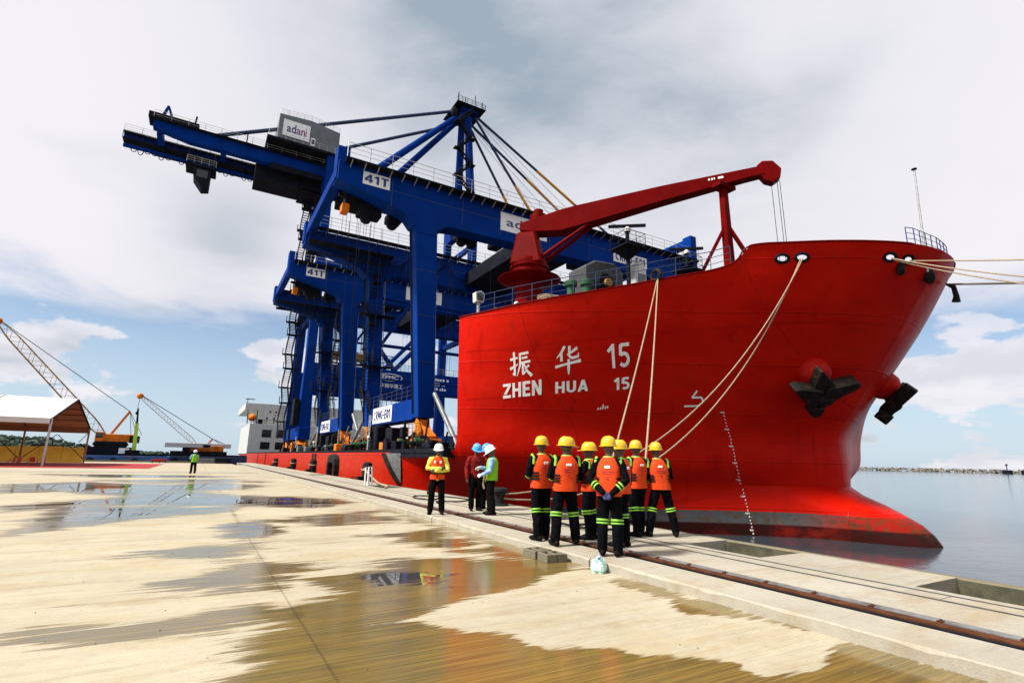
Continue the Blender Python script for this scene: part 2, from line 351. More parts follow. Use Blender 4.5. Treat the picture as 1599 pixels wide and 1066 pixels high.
def hull_paint():
    m = bpy.data.materials.new('hull_paint'); m.use_nodes = True; t = m.node_tree; b = t.nodes['Principled BSDF']
    geo = N('ShaderNodeNewGeometry', t); pos = geo.outputs['Position']; sp = N('ShaderNodeSeparateXYZ', t); lk(pos, sp.inputs[0], t)
    z = sp.outputs[2]
    n1 = noise(pos, .30, 5, .6, t, scl=(1, 1, 2.2)); n2 = noise(pos, 1.4, 7, .65, t, scl=(1, 1, .15)); n3 = noise(pos, 3.5, 6, .65, t)
    red = mixc(mapr(n1, .3, .7, tree=t), (.43, .0050, .0012), (.52, .0085, .0018), t)
    red = mixc(mathn('MULTIPLY', mapr(n2, .54, .76, tree=t), .45, tree=t), red, (.21, .0018, .0008), t)
    orange = mixc(mapr(n3, .4, .65, tree=t), (.42, .035, .010), (.30, .018, .008), t)
    low = mapr(mathn('ADD', z, mathn('MULTIPLY', n3, .2, tree=t), tree=t), 2.05, 1.85, tree=t)
    yaft = mapr(sp.outputs[1], 30, 40, tree=t)
    red = mixc(mathn('MULTIPLY', mathn('MULTIPLY', low, yaft, tree=t), .75, tree=t), red, orange, t)
    # grey boot top with rust and weed, dark red bottom paint
    wob = mathn('ADD', z, mathn('MULTIPLY', mathn('SUBTRACT', n3, .5, tree=t), .10, tree=t), tree=t)
    grey = mixc(mapr(n3, .45, .68, tree=t), (.070, .076, .080), (.085, .045, .018), t)
    grey = mixc(mapr(sp.outputs[1], 17.6, 14.6, tree=t), grey, mixc(mapr(n3, .42, .6, tree=t), (.22, .008, .004), (.075, .026, .010), t), t)
    red = mixc(mapr(wob, -.84, -.88, tree=t), red, grey, t)
    red = mixc(mapr(wob, -1.42, -1.52, tree=t), red, mixc(mapr(n3, .4, .7, tree=t), (.030, .0045, .004), (.014, .008, .005), t), t)
    # dark scrapes near the bulb
    scr = noise(pos, 1.0, 6, .7, t, scl=(.5, .5, 3.0), loc=(2, 9, 4))
    sm = mathn('MULTIPLY', mapr(scr, .58, .70, tree=t), mathn('MULTIPLY', mapr(z, .3, -.6, tree=t), mapr(sp.outputs[1], 19, 16.5, tree=t), tree=t), tree=t)
    red = mixc(mathn('MULTIPLY', sm, .8, tree=t), red, (.07, .02, .012), t)
    def seam(v, per, w):
        f = mathn('FRACT', mathn('DIVIDE', mathn('ADD', v, 100.3, tree=t), per, tree=t), tree=t)
        return mapr(mathn('ABSOLUTE', mathn('SUBTRACT', f, .5, tree=t), tree=t), w / per, 0.0, tree=t)
    sl_ = mathn('MAXIMUM', seam(z, 2.4, .035), seam(sp.outputs[1], 7.0, .035), tree=t)
    red = mixc(mathn('MULTIPLY', sl_, .30, tree=t), red, (.12, .006, .004), t)
    rs = noise(pos, 1.0, 8, .7, t, scl=(2.2, 2.2, .10), loc=(7, 2, 0)); rp = noise(pos, .45, 3, .5, t, loc=(1, 6, 3))
    red = mixc(mathn('MULTIPLY', mathn('MULTIPLY', mapr(rs, .56, .70, tree=t), mapr(rp, .46, .60, tree=t), tree=t), .55, tree=t), red, (.10, .010, .005), t)
    fade = noise(pos, .22, 6, .65, t, loc=(9, 4, 2), scl=(1, 1, 1.8))
    red = mixc(mathn('MULTIPLY', mapr(fade, .50, .68, tree=t), .30, tree=t), red, (.44, .013, .004), t)
    lk(red, b.inputs['Base Color'], t)
    b.inputs['Roughness'].default_value = .38; b.inputs['Specular IOR Level'].default_value = .05; b.inputs['Coat Weight'].default_value = .0; b.inputs['Coat Roughness'].default_value = .22
    hgt = mathn('ADD', mathn('MULTIPLY', seam(z, 2.4, .05), .35, tree=t), mathn('ADD', mathn('MULTIPLY', seam(sp.outputs[1], 7.0, .05), .35, tree=t), mathn('MULTIPLY', noise(pos, .7, 3, .5, t), 1.6, tree=t), tree=t), tree=t)
    bn = N('ShaderNodeBump', t); bn.inputs['Strength'].default_value = .6; bn.inputs['Distance'].default_value = .06
    lk(hgt, bn.inputs['Height'], t); lk(bn.outputs[0], b.inputs['Normal'], t); M['hull_paint'] = m
hull_paint()
def text_mesh(body, bold=0.0, size=1.0, spacing=1.0):
    c = bpy.data.curves.new('t', 'FONT'); c.body = body; c.offset = bold; c.resolution_u = 3; c.size = size; c.space_character = spacing
    o = bpy.data.objects.new('t', c); col.objects.link(o)
    dg = bpy.context.evaluated_depsgraph_get(); me = o.evaluated_get(dg).to_mesh()
    v = [tuple(x.co) for x in me.vertices]; f = [tuple(p.vertices) for p in me.polygons]
    o.evaluated_get(dg).to_mesh_clear(); bpy.data.objects.remove(o); bpy.data.curves.remove(c)
    xs = [p[0] for p in v]; ys = [p[1] for p in v]
    x0, x1, y0, y1 = min(xs), max(xs), min(ys), max(ys)
    return [((p[0] - x0) / (x1 - x0), (p[1] - y0) / (y1 - y0)) for p in v], f, (x1 - x0) / (y1 - y0)
def text_on(body, o, u, v, matname, parent, bold=.02, name='lettering'):
    """flat lettering filling the rectangle o, o+u, o+v"""
    o, u, v = Vector(o), Vector(u), Vector(v)
    vv, ff, _ = text_mesh(body, bold)
    b = MB(); b.add([o + u * a + v * c for a, c in vv], ff)
    me = bpy.data.meshes.new(name); me.from_pydata(b.v, [], b.f); me.materials.append(M[matname])
    ob = bpy.data.objects.new(name, me); col.objects.link(ob); attach(ob, parent); return ob

# ---- bold sans lettering drawn from strokes (unit height; x in units of height)
def _arc(cx, cy, rx, ry, a0, a1, n=10): return [(cx + rx * math.cos(R(a0 + (a1 - a0) * i / n)), cy + ry * math.sin(R(a0 + (a1 - a0) * i / n))) for i in range(n + 1)]
h_ = .09
GLYPH = {
 '4': (.66, [[(.47, 0), (.47, 1)], [(.47, .95), (.05, .33)], [(.0, .29), (.66, .29)]]), '1': (.40, [[(.27, 0), (.27, 1)], [(.27, .93), (.02, .70)]]), 'T': (.62, [[(.31, 0), (.31, 1)], [(0, .91), (.62, .91)]]),
 'Z': (.60, [[(0, .91), (.60, .91)], [(.54, .9), (.06, .1)], [(0, .09), (.60, .09)]]), 'H': (.62, [[(.09, 0), (.09, 1)], [(.53, 0), (.53, 1)], [(.09, .5), (.53, .5)]]),
 'E': (.52, [[(.09, 0), (.09, 1)], [(.09, .91), (.52, .91)], [(.09, .5), (.47, .5)], [(.09, .09), (.52, .09)]]), 'N': (.64, [[(.09, 0), (.09, 1)], [(.55, 0), (.55, 1)], [(.10, .95), (.54, .05)]]),
 'U': (.62, [[(.09, 1), (.09, .33)] + _arc(.31, .31, .22, .22, 180, 360) + [(.53, 1)]]), 'A': (.70, [[(.08, 0), (.35, 1)], [(.62, 0), (.35, 1)], [(.17, .27), (.53, .27)]]),
 '5': (.56, [[(.10, .91), (.52, .91)], [(.11, .93), (.09, .50)], [(.09, .52)] + _arc(.25, .33, .22, .24, 110, -140)]), 'C': (.62, [_arc(.33, .5, .24, .41, 50, 310, 16)]),
 'R': (.60, [[(.09, 0), (.09, 1)], [(.09, .91), (.30, .91)] + _arc(.30, .70, .20, .21, 90, -90) + [(.09, .49)], [(.28, .5), (.53, 0)]]), 'M': (.76, [[(.09, 0), (.09, 1)], [(.67, 0), (.67, 1)], [(.11, .95), (.38, .30)], [(.65, .95), (.38, .30)]]),
 'G': (.64, [_arc(.33, .5, .24, .41, 50, 350, 18), [(.36, .46), (.60, .46)]]), '-': (.34, [[(.03, .45), (.31, .45)]]), '0': (.60, [_arc(.30, .5, .21, .41, 0, 360, 20)]), '2': (.56, [_arc(.28, .68, .20, .23, 160, -35) + [(.08, .12)], [(.04, .09), (.54, .09)]]),
 ' ': (.35, [])}
def stroke_text(body, w=.17, gap=.13):
    """vertices normalised to the unit square, each stroke on its own layer"""
    vv = []; ff = []; ly = []; x0 = 0; L_ = 0
    for ch in body:
        wd, sts_ = GLYPH[ch]
        for st in sts_:
            o = len(vv); L_ += 1
            for i, (a, c) in enumerate(st):
                if i == 0: d0 = d1 = Vector((st[1][0] - a, st[1][1] - c)).normalized()
                elif i == len(st) - 1: d0 = d1 = Vector((a - st[i - 1][0], c - st[i - 1][1])).normalized()
                else: d0 = Vector((a - st[i - 1][0], c - st[i - 1][1])).normalized(); d1 = Vector((st[i + 1][0] - a, st[i + 1][1] - c)).normalized()
                m_ = (d0 + d1).normalized(); k_ = min(1.8, 1 / max(.4, m_.dot(d0))); 
                for sg in (-1, 1): vv.append((x0 + a - m_.y * w / 2 * sg * k_, c + m_.x * w / 2 * sg * k_)); ly.append(L_)
            for i in range(len(st) - 1): ff.append((o + 2 * i, o + 2 * i + 1, o + 2 * i + 3, o + 2 * i + 2))
        x0 += wd + gap
    tot = x0 - gap
    return [(a / tot, c) for a, c in vv], ff, ly
def sign_text(body, o, u, v, matname, parent, w=.17, name='lettering'):
    o, u, v = Vector(o), Vector(u), Vector(v); nrm = u.cross(v).normalized()
    vv, ff, ly = stroke_text(body, w)
    me = bpy.data.meshes.new(name); me.from_pydata([o + u * a + v * c + nrm * (.0015 * l_) for (a, c), l_ in zip(vv, ly)], [], ff); me.materials.append(M[matname])
    ob = bpy.data.objects.new(name, me); col.objects.link(ob); attach(ob, parent); return ob

# ================================================================== setting
WZ = -2.05                                   # water level
KX, QX = 5.25, 9.1                           # kerb face, quay edge
# --- sea
sea = MB().add([(-6000, -3000, WZ), (8000, -3000, WZ), (8000, 9000, WZ), (-6000, 9000, WZ)], [(0, 1, 2, 3)]).build('water', 'sea_water')
tag(sea, kind='structure')
# --- quay paving: one sheet, with dampness and standing water stored per vertex
WET = [
 [(0.18, 4.53), (0.43, 4.87), (0.76, 5.48), (0.9, 6.21), (1.43, 6.69), (1.41, 7.42), (2.19, 7.95), (3.6, 8.03), (5.09, 7.38), (5.3, 6.36), (5.32, 5.61), (5.3, 4.53), (5.3, 3.36), (5.3, 2.48), (5.3, 1.0), (-.2, 1.0)],
 [(-0.24, 7.99), (0.37, 8.31), (0.94, 8.77), (1.87, 8.1), (1.27, 7.48), (0.67, 7.21), (0.04, 7.35)],
 [(-1.18, 6.17), (-0.98, 6.34), (-0.33, 6.22), (0.33, 6.48), (0.96, 6.75), (0.92, 5.94), (0.32, 5.7), (-0.29, 5.72), (-0.71, 5.76)],
 [(0.71, 7.74), (1.15, 7.74), (1.12, 6.93), (0.79, 6.99)], [(-0.56, 10.58), (0.42, 10.87), (1.26, 10.15), (0.57, 9.6), (-0.26, 9.73)],
 [(5.3, 17.1), (5.3, 14.8), (5.3, 8.85), (5.3, 6.86), (5.3, 4.43), (4.82, 4.49), (4.72, 6.86), (4.76, 10.45), (4.9, 15.26)],
 [(3.47, 10.92), (4.81, 11.48), (4.88, 9.17), (4.14, 8.71), (3.53, 9.57)], [(4.09, 8.59), (5.3, 8.9), (5.3, 7.08), (4.53, 7.63)],
 [(1.5, 14.5), (4.6, 15.8), (4.8, 13.4), (2.6, 12.6)], [(-4.5, 37), (2, 39), (4, 34), (-2, 33)]]
DRY = [[(2.02, 5.36), (2.7, 5.62), (3.35, 5.78), (4.15, 6.15), (4.96, 6.45), (5.2, 6.07), (4.84, 5.83), (4.89, 5.05), (4.83, 4.59), (4.59, 4.28), (4.83, 3.91), (5.16, 3.51), (5.2, 3.27), (5.25, 3.07), (4.91, 2.93), (4.3, 2.68), (3.88, 2.82), (3.9, 3.18), (3.56, 3.41), (3.32, 3.53), (2.98, 3.93), (2.72, 3.94), (2.69, 4.51), (2.28, 4.72)]]
PUD = [[(-2.83, 13.16), (-3.05, 17.03), (-2.88, 19.69), (0.58, 18.22), (2.31, 19.94), (0.55, 16.65), (-1.27, 15.39), (-2.25, 13.87)],
 [(-7.4, 32.61), (-4.79, 35.02), (-1.05, 31.38), (0.91, 33.96), (3.41, 30.26), (2.02, 27.08), (0.05, 26.47), (1.35, 23.74), (4.59, 20.86), (4.97, 18.66), (3.46, 17.35), (1.43, 18.41), (0.09, 18.81), (-2.73, 19.65), (-4.0, 18.14), (-4.47, 20.17), (-1.87, 23.41), (-4.13, 26.4), (-5.84, 25.99)],
 [(0.67, 13.65), (1.4, 14.02), (1.82, 12.97), (1.38, 11.29), (0.83, 11.09), (0.66, 11.76)],
 [(2.09, 7.75), (2.68, 7.73), (3.53, 7.4), (2.91, 6.16), (2.41, 6.22), (1.99, 6.1), (1.89, 6.81)],
 [(-9, 47), (-3, 46), (3, 43.5), (1, 41), (-5, 41)]]
def polyfield(px, py, poly):
    """signed distance, positive inside"""
    n = len(poly); ins = np.zeros(px.shape, bool); dm = np.full(px.shape, 1e9)
    for i in range(n):
        x0, y0 = poly[i]; x1, y1 = poly[(i + 1) % n]
        c = ((y0 > py) != (y1 > py)) & (px < (x1 - x0) * (py - y0) / ((y1 - y0) or 1e-9) + x0); ins ^= c
        t = np.clip(((px - x0) * (x1 - x0) + (py - y0) * (y1 - y0)) / ((x1 - x0) ** 2 + (y1 - y0) ** 2), 0, 1)
        dm = np.minimum(dm, np.hypot(px - x0 - t * (x1 - x0), py - y0 - t * (y1 - y0)))
    return np.where(ins, dm, -dm)
ys = [-30, -10, 0]; y = .6
while y < 104: ys.append(y); y = y * 1.019 + .012
ys += [106]
xs = [KX]; s = .07; x = KX
while x > -260:
    if x < -4: s *= 1.07
    x -= s; xs.append(x)
xs = xs[::-1]
GX, GY = np.meshgrid(np.array(xs), np.array(ys)); gx, gy = GX.ravel(), GY.ravel()
sc = .06 + .022 * np.maximum(gy, 0)
def sm(d, k): return 1 / (1 + np.exp(-np.clip(d / (k * sc), -30, 30)))
wet = np.full(gx.shape, .14)
for p in WET: wet = np.maximum(wet, .14 + .76 * sm(polyfield(gx, gy, p), 1.1))
for p in DRY: wet = wet * (1 - 1.0 * sm(polyfield(gx, gy, p), .6))
pud = np.zeros(gx.shape)
for p in PUD:
    d = sm(polyfield(gx, gy, p), .9); pud = np.maximum(pud, d)
wet = np.maximum(wet, np.clip(pud * 1.15, 0, .85)); pud = pud * .92
nx_, ny_ = len(xs), len(ys)
fs = [(j * nx_ + i, j * nx_ + i + 1, (j + 1) * nx_ + i + 1, (j + 1) * nx_ + i) for j in range(ny_ - 1) for i in range(nx_ - 1)]
me = bpy.data.meshes.new('quay_paving'); me.from_pydata([(float(a), float(b), 0.0) for a, b in zip(gx, gy)], [], fs); me.materials.append(M['wet_concrete'])
for nm_, arr in (('wet', wet), ('pud', pud)):
    a_ = me.attributes.new(nm_, 'FLOAT', 'POINT'); a_.data.foreach_set('value', arr.astype(np.float32))
gnd = bpy.data.objects.new('quay_paving', me); col.objects.link(gnd); tag(gnd, kind='structure')
# pale screed strip and expansion joints across the paving
MB().box((-60, 51.0, -.03), (4.9, 55.5, .02)).build('screed_strip', 'pale_concrete', gnd)
# --- quay apron beside the ship: kerb beams, rail slot, trench covers, pits
quay = MB()
quay.box((-250, -30, -7), (KX, 106, -.06))                       # body of the quay under the paving
quay.box((KX, -30, -7), (QX, 106, -.52))
ap = quay.build('quay', 'old_concrete'); tag(ap, kind='structure')
def part(mb, name, m, parent=ap, **k): return mb.build(name, m, parent, **k)
yb = -12.0; k = 0
while yb < 84:                                                   # precast kerb beams
    ln = 6.2
    y_a, y_b = yb + .012, min(yb + ln, 84) - .012; zt = .12 + .004 * math.sin(k * 1.7); xr = 5.92 + .004 * math.sin(k * 2.1)
    nst = 26 if -1 < yb < 40 else 4; kb = MB(); kv = []; rk = random.Random(k)
    for i in range(nst + 1):                                     # worn, chipped front arris
        y_ = y_a + (y_b - y_a) * i / nst; c_ = .012 + (.03 * rk.random() ** 3 if 0 < i < nst else .02); j_ = .004 * rk.uniform(-1, 1)
        kv += [(KX + j_, y_, -.5), (KX + j_, y_, zt - c_ * .9), (KX + c_, y_, zt), (xr - .01, y_, zt), (xr, y_, zt - .01), (xr, y_, -.5)]
    kf = [(i * 6 + q, i * 6 + (q + 1) % 6, (i + 1) * 6 + (q + 1) % 6, (i + 1) * 6 + q) for i in range(nst) for q in range(6)] + [tuple(range(6)), tuple(nst * 6 + 5 - q for q in range(6))]
    part(kb.add(kv, kf), 'kerb_beam', 'pale_concrete')
    yb += ln; k += 1
part(MB().box((5.925, -12, -.5), (6.30, 84, -.12)), 'slot_floor', 'dark_steel')  # floor coloured dark to deepen the shade inside the slot
part(MB().box((6.045, -12, -.12), (6.10, 84, .098)), 'slot_shade_strip', 'dark_steel')  # added dark plate stands in for the shaded gap beside the rail
rl = MB().prism([(6.102, -.12), (6.23, -.12), (6.23, -.09), (6.19, -.06), (6.19, .04), (6.225, .06), (6.225, .112), (6.215, .118), (6.117, .118), (6.107, .112), (6.107, .06), (6.14, .04), (6.14, -.06), (6.102, -.09)], 1, -12, 84)
part(rl, 'crane_rail', 'steel_rail')
part(MB().box((6.24, -12, -.5), (6.36, 100, .124)), 'steel_edging', 'steel_edge')
part(MB().box((6.365, -12, -.5), (7.20, 106, .12)), 'apron_slab', 'pale_concrete')
clip = part(MB().box((6.225, -.025, .118), (6.285, .025, .130)).tube([(6.265, 0, .125), (6.265, 0, .140)], .011, 6), 'rail_clip', 'steel_rail')
clip.location.y = 1.4
for i in range(1, 46):
    c_ = clip.copy(); col.objects.link(c_); c_.location.y = 1.4 + i * .6; c_.parent = ap
yb = -12.0
while yb < 84:                                                   # trench covers between two steel angles
    part(MB().box((7.245, yb + .006, -.1), (7.545, yb + 2.994, .122)), 'trench_cover', 'pale_concrete'); yb += 3
for xa in (7.203, 7.548): part(MB().box((xa, -12, -.5), (xa + .040, 84, .128)), 'steel_angle', 'trench_steel')
part(MB().box((7.203, 84, -.5), (7.59, 106, .12)), 'apron_slab', 'pale_concrete')
PITS = [(5.55, 7.06), (1.2, 3.45), (25.2, 27.9), (11.0, 12.2), (43, 45)]
PX0, PX1 = 7.78, 8.93
yy = sorted(PITS); cur = -12.0
part(MB().box((7.59, -12, -.55), (PX0, 106, .12)), 'apron_slab', 'pale_concrete')
part(MB().box((PX1, -12, -.55), (QX, 106, .118)), 'cope_beam', 'old_concrete', bevel=.03)
for a, b in yy + [(106, 106)]:
    part(MB().box((PX0 + .001, cur, -.55), (PX1 - .001, a, .12)), 'apron_slab', 'pale_concrete'); cur = b
for a, b in yy:
    part(MB().box((PX1 - .42, a, -.5), (PX1 - .002, b, -.34)), 'pit_step', 'moss', bevel=.02)
    part(MB().box((PX1 - .20, a, -.34), (PX1 - .003, b, -.10)), 'pit_step', 'moss', bevel=.02)
    part(MB().box((PX0 + .004, a + .004, -.54), (PX1 - .42, b - .004, -.40)), 'pit_floor', 'moss')
    part(MB().box((PX1 - .03, a + .003, -.10), (PX1 - .001, b - .003, .10)), 'pit_lining', 'moss')
part(MB().box((-250, 104.8, 0), (4.8, 105.9, .25)), 'quay_end_kerb', 'old_concrete')
# --- far land: hills, breakwater
hv = []; hf = []; nh = 90
prof = pchip([-900, -400, -260, -210, -167, -158, -137, -117, -101, -79, -55, -20], [22, 26, 21, 17, 14.5, 16.8, 10.6, 8, 4.5, 2.0, 1.0, 0.2])
rows = [(0, 0), (40, .55), (80, .9), (120, 1.0), (190, .7), (300, 0)]
for j, (dy, hz) in enumerate(rows):
    for i in range(nh):
        X = -900 + i * (880 / (nh - 1)); hv.append((X, 700 - (X + 100) * .15 + dy, WZ + (max(prof(X), 0) + 2) * hz * (1 + .10 * random.uniform(-1, 1)) + (0 if hz else -1)))
for j in range(len(rows) - 1):
    for i in range(nh - 1): hf.append((j * nh + i, j * nh + i + 1, (j + 1) * nh + i + 1, (j + 1) * nh + i))
hill = MB().add(hv, hf).build('hill', 'hill_green', smooth=60); tag(hill, kind='structure')
# wooded skyline on the hill: one mass of small crowns
b = MB()
for i in range(900):
    X = random.uniform(-420, -30); h = max(prof(X), 0) + 2; dy = random.uniform(0, 130); f_ = float(np.interp(dy, [r_[0] for r_ in rows], [r_[1] for r_ in rows]))
    r_ = random.uniform(1.2, 3.0); b.ell((X, 700 - (X + 100) * .15 + dy, WZ + h * f_ + r_ * .3), (r_, r_, r_ * random.uniform(.7, 1.1)), 5, 3)
tag(b.build('hill_woodland', 'hill_green', smooth=True), 'dark green woodland covering the low hill', 'woodland', kind='stuff')
# rock mound of the breakwater
b = MB(); rnd = random.Random(3)
A_, B_ = Vector((640, 560)), Vector((980, 180))
for i in range(2600):
    t = rnd.random() * 1.6 - .3; p = A_.lerp(B_, t); nrm = Vector((.75, .66)); off = rnd.uniform(-9, 9)
    h = 4.6 * (1 - abs(off) / 9) + rnd.uniform(-.4, .5); r_ = rnd.uniform(.8, 2.0)
    b.ell((p.x + nrm.x * off, p.y + nrm.y * off, WZ + max(h - .6, 0)), (r_, r_ * rnd.uniform(.7, 1.2), r_ * rnd.uniform(.5, .9)), 5, 3, rot=Matrix.Rotation(rnd.random() * 3, 3, 'Z') @ Matrix.Rotation(rnd.random(), 3, 'X'))
bw = b.build('breakwater', 'rock'); tag(bw, 'long low mound of pale boulders across the water', 'breakwater', kind='stuff')

# ================================================================== the ship
XS, XC, BH = 11.0, 30.5, 19.5                # near side, centre line, half beam
STEMZ = [-5, -3.2, -2.05, -1.35, -.71, -.2, .12, .55, 1.13, 2.95, 4.75, 6.78, 9.02, 12, 13]
STEMY = [12.44, 11.84, 12.14, 12.66, 13.76, 14.87, 15.71, 16.27, 16.24, 16.31, 15.16, 13.72, 12.17, 10.26, 9.62]
stem_f = pchip(STEMZ, STEMY)
YE = 25.1
beam_f = pchip([-5, -2.2, -.5, 1.0, 1.9, 3, 9, 13], [12.5, 14.0, 15.6, 17.8, 18.8, 19.05, 19.2, 19.3])
S_up = pchip([0, .006, .025, .06, .145, .24, .33, .455, .575, .695, .85, 1, 1.2], [0, .055, .115, .18, .29, .385, .475, .615, .74, .85, .945, 1, 1.03])
S_lo = pchip([0, .02, .06, .14, .277, .446, .7, .88, 1, 1.2], [0, .045, .08, .115, .165, .30, .62, .86, 1, 1.15])
S_mid = pchip([0, .004, .015, .04, .10, .25, .45, .65, .82, 1, 1.2], [0, .018, .040, .074, .140, .285, .480, .69, .87, 1, 1.05])
def sstep(a, b, z): t = min(1, max(0, (z - a) / (b - a))); return t * t * (3 - 2 * t)
def half_breadth(z, Y):
    y0 = stem_f(z); s_ = max(0.0, (Y - y0) / (YE - y0)); Bz = beam_f(z)
    if s_ <= 1:
        t, u = sstep(-1.5, 1.6, z), sstep(2.0, 11.0, z); m_ = S_lo(s_) * (1 - t) + S_mid(s_) * t
        return Bz * (m_ * (1 - u) + S_up(s_) * u)
    q = min(1, (Y - YE) / 16); q = 1 - (1 - q) ** 2.2
    return Bz + (19.5 - Bz) * q
def hullX(Y, z): return XC - half_breadth(z, Y)
YBR, LOWZ, STERN = 25.1, 1.87, 190.0
top_f = pchip([9, 14.2, 14.75, 15.0, 15.35, 15.7, 17.4, 19.4, 21.2, 24.7, 40], [12.02, 12.0, 11.93, 11.75, 11.25, 11.0, 10.45, 9.9, 9.5, 9.0, 8.6])
ship = thing('cargo_ship', 'red heavy-lift cargo ship ZHEN HUA 15 moored along the quay', 'ship', (XC, 90, WZ))
NZ, NS = 40, 60
def bow_half(sgn):
    vv = []; ff = []
    for i in range(NS + 1):
        s_ = (i / NS) ** 1.9
        z = 10.0
        for _ in range(30):
            Yq = stem_f(z); Yq = Yq + (YBR - Yq) * s_; z = .5 * z + .5 * top_f(Yq)
        zt = z
        for j in range(NZ + 1):
            zz = -4.5 + (zt + 4.5) * (j / NZ); Ys = stem_f(zz); Yq = Ys + (YBR - Ys) * s_
            vv.append((XC - sgn * half_breadth(zz, Yq), Yq, zz))
    for i in range(NS):
        for j in range(NZ): ff.append((i * (NZ + 1) + j, (i + 1) * (NZ + 1) + j, (i + 1) * (NZ + 1) + j + 1, i * (NZ + 1) + j + 1))
    return vv, ff
hb_ = MB()
for sgn in (1, -1):
    vv, ff = bow_half(sgn); hb_.add(vv, ff)
    # low side aft of the forecastle, with the curved sweep down from the break
    av = []; af = []
    Yl = [YBR, 25.25, 25.45, 25.7, 26.0, 26.3, 26.7, 27.5, 29, 31, 34, 38, 44, 60, 90, 130, 178, 183, 187, STERN]
    swp = lambda Yq: LOWZ if Yq >= 26.3 else LOWZ + 1.25 * (1 - math.sqrt(max(0, 1 - ((26.3 - Yq) / 1.2) ** 2)))
    for Yq in Yl:
        for j in range(15):
            zz = -4.5 + (swp(Yq) + 4.5) * j / 14
            tap = max(0, (Yq - 176) / 14) ** 2 * 3.5
            av.append((XC - sgn * (half_breadth(zz, Yq) - tap), Yq, zz))
    for i in range(len(Yl) - 1):
        for j in range(14): af.append((i * 15 + j, (i + 1) * 15 + j, (i + 1) * 15 + j + 1, i * 15 + j + 1))
    hb_.add(av, af)
# transom
hb_.add([(XS + 3.5, STERN, -4.5), (2 * XC - XS - 3.5, STERN, -4.5), (2 * XC - XS - 3.5, STERN, LOWZ), (XS + 3.5, STERN, LOWZ)], [(0, 1, 2, 3)])
hull = hb_.build('hull', 'hull_paint')
bm = bmesh.new(); bm.from_mesh(hull.data); bmesh.ops.remove_doubles(bm, verts=bm.verts, dist=.004); bmesh.ops.recalc_face_normals(bm, faces=bm.faces); bm.to_mesh(hull.data); bm.free()
shade(hull, 35); attach(hull, ship)
sub = lambda mb, name, m, parent=None, **k: mb.build(name, m, parent if parent is not None else ship, **k)
# decks
pts = []
for Yq in np.linspace(11.2, YBR, 26):
    zt = min(top_f(Yq), 11.0) - .06; pts.append((hullX(Yq, zt) + .06, Yq, zt))
dv = pts + [(2 * XC - p[0], p[1], p[2]) for p in pts]; n = len(pts)
sub(MB().add(dv, [(i, i + n, i + 1 + n, i + 1) for i in range(n - 1)]), 'forecastle_deck', 'dark_steel')
sub(MB().box((XS + .15, YBR + 1, LOWZ - .3), (2 * XC - XS - .15, STERN - 4, LOWZ - .02)), 'main_deck', 'dark_steel')
# aft bulkhead of the forecastle: set back inboard of a chamfered corner
zb = 8.94
def wall(p, q, z0, z1): return [(p[0], p[1], z0), (q[0], q[1], z0), (q[0], q[1], z1), (p[0], p[1], z1)]
b = MB(); zl = [LOWZ - .3] + list(np.linspace(LOWZ + .6, 8.9, 9)); c2 = (15.4, 33.0)
for sgn in (1, -1):
    X_ = lambda x_: x_ if sgn > 0 else 2 * XC - x_
    o_ = [(X_(hullX(YBR, z) + .02), YBR, z) for z in zl] + [(X_(c2[0]), c2[1], z) for z in zl]; n_ = len(zl)
    b.add(o_, [(i, i + 1, i + 1 + n_, i + n_) for i in range(n_ - 1)])
c1 = (hullX(YBR, 8.9) + .02, YBR); c3 = (2 * XC - c2[0], c2[1]); c4 = (2 * XC - c1[0], YBR)
b.add(wall(c2, c3, LOWZ - .3, 8.9), [(0, 1, 2, 3)])
b.add([(c1[0], c1[1], 8.9), (c4[0], c4[1], 8.9), (c3[0], c3[1], 8.9), (c2[0], c2[1], 8.9)], [(0, 1, 2, 3)])
sub(b, 'forecastle_bulkhead', 'crane_red')
# ---- lettering on the hull
def on_hull(verts, faces, name, matn='letter_white', off=.02, parent=None, layers=None):
    """verts are (Y, z); each is laid on the plating"""
    bm = bmesh.new(); vs_ = [bm.verts.new((y_, z_, (layers[i] if layers else 0) * .0015)) for i, (y_, z_) in enumerate(verts)]
    for f in faces:
        try: bm.faces.new([vs_[i] for i in f])
        except ValueError: pass
    bmesh.ops.triangulate(bm, faces=bm.faces)
    for _ in range(2):
        le = [e for e in bm.edges if e.calc_length() > .35]
        if le: bmesh.ops.subdivide_edges(bm, edges=le, cuts=1); bmesh.ops.triangulate(bm, faces=bm.faces)
    for v in bm.verts:
        Yq, z = v.co.x, v.co.y; X = hullX(Yq, z); e = .02
        nx = Vector((-1, (hullX(Yq + e, z) - hullX(Yq - e, z)) / (2 * e), (hullX(Yq, z + e) - hullX(Yq, z - e)) / (2 * e))).normalized()
        v.co = Vector((X, Yq, z)) + nx * (off + v.co.z)
    me = bpy.data.meshes.new(name); bm.to_mesh(me); bm.free(); me.materials.append(M[matn])
    o = bpy.data.objects.new(name, me); col.objects.link(o); attach(o, parent or ship); return o
def quad(c, a, b_):
    """c = bottom-left, bottom-right, top-left, top-right as (Y, z)"""
    f_ = [(1 - a) * (1 - b_), a * (1 - b_), (1 - a) * b_, a * b_]; return tuple(sum(f_[i] * c[i][k] for i in range(4)) for k in range(2))
def hull_text(body, c, w=.17, name='lettering'):
    vv, ff, ly = stroke_text(body, w); return on_hull([quad(c, a, b_) for a, b_ in vv], ff, name, layers=ly)
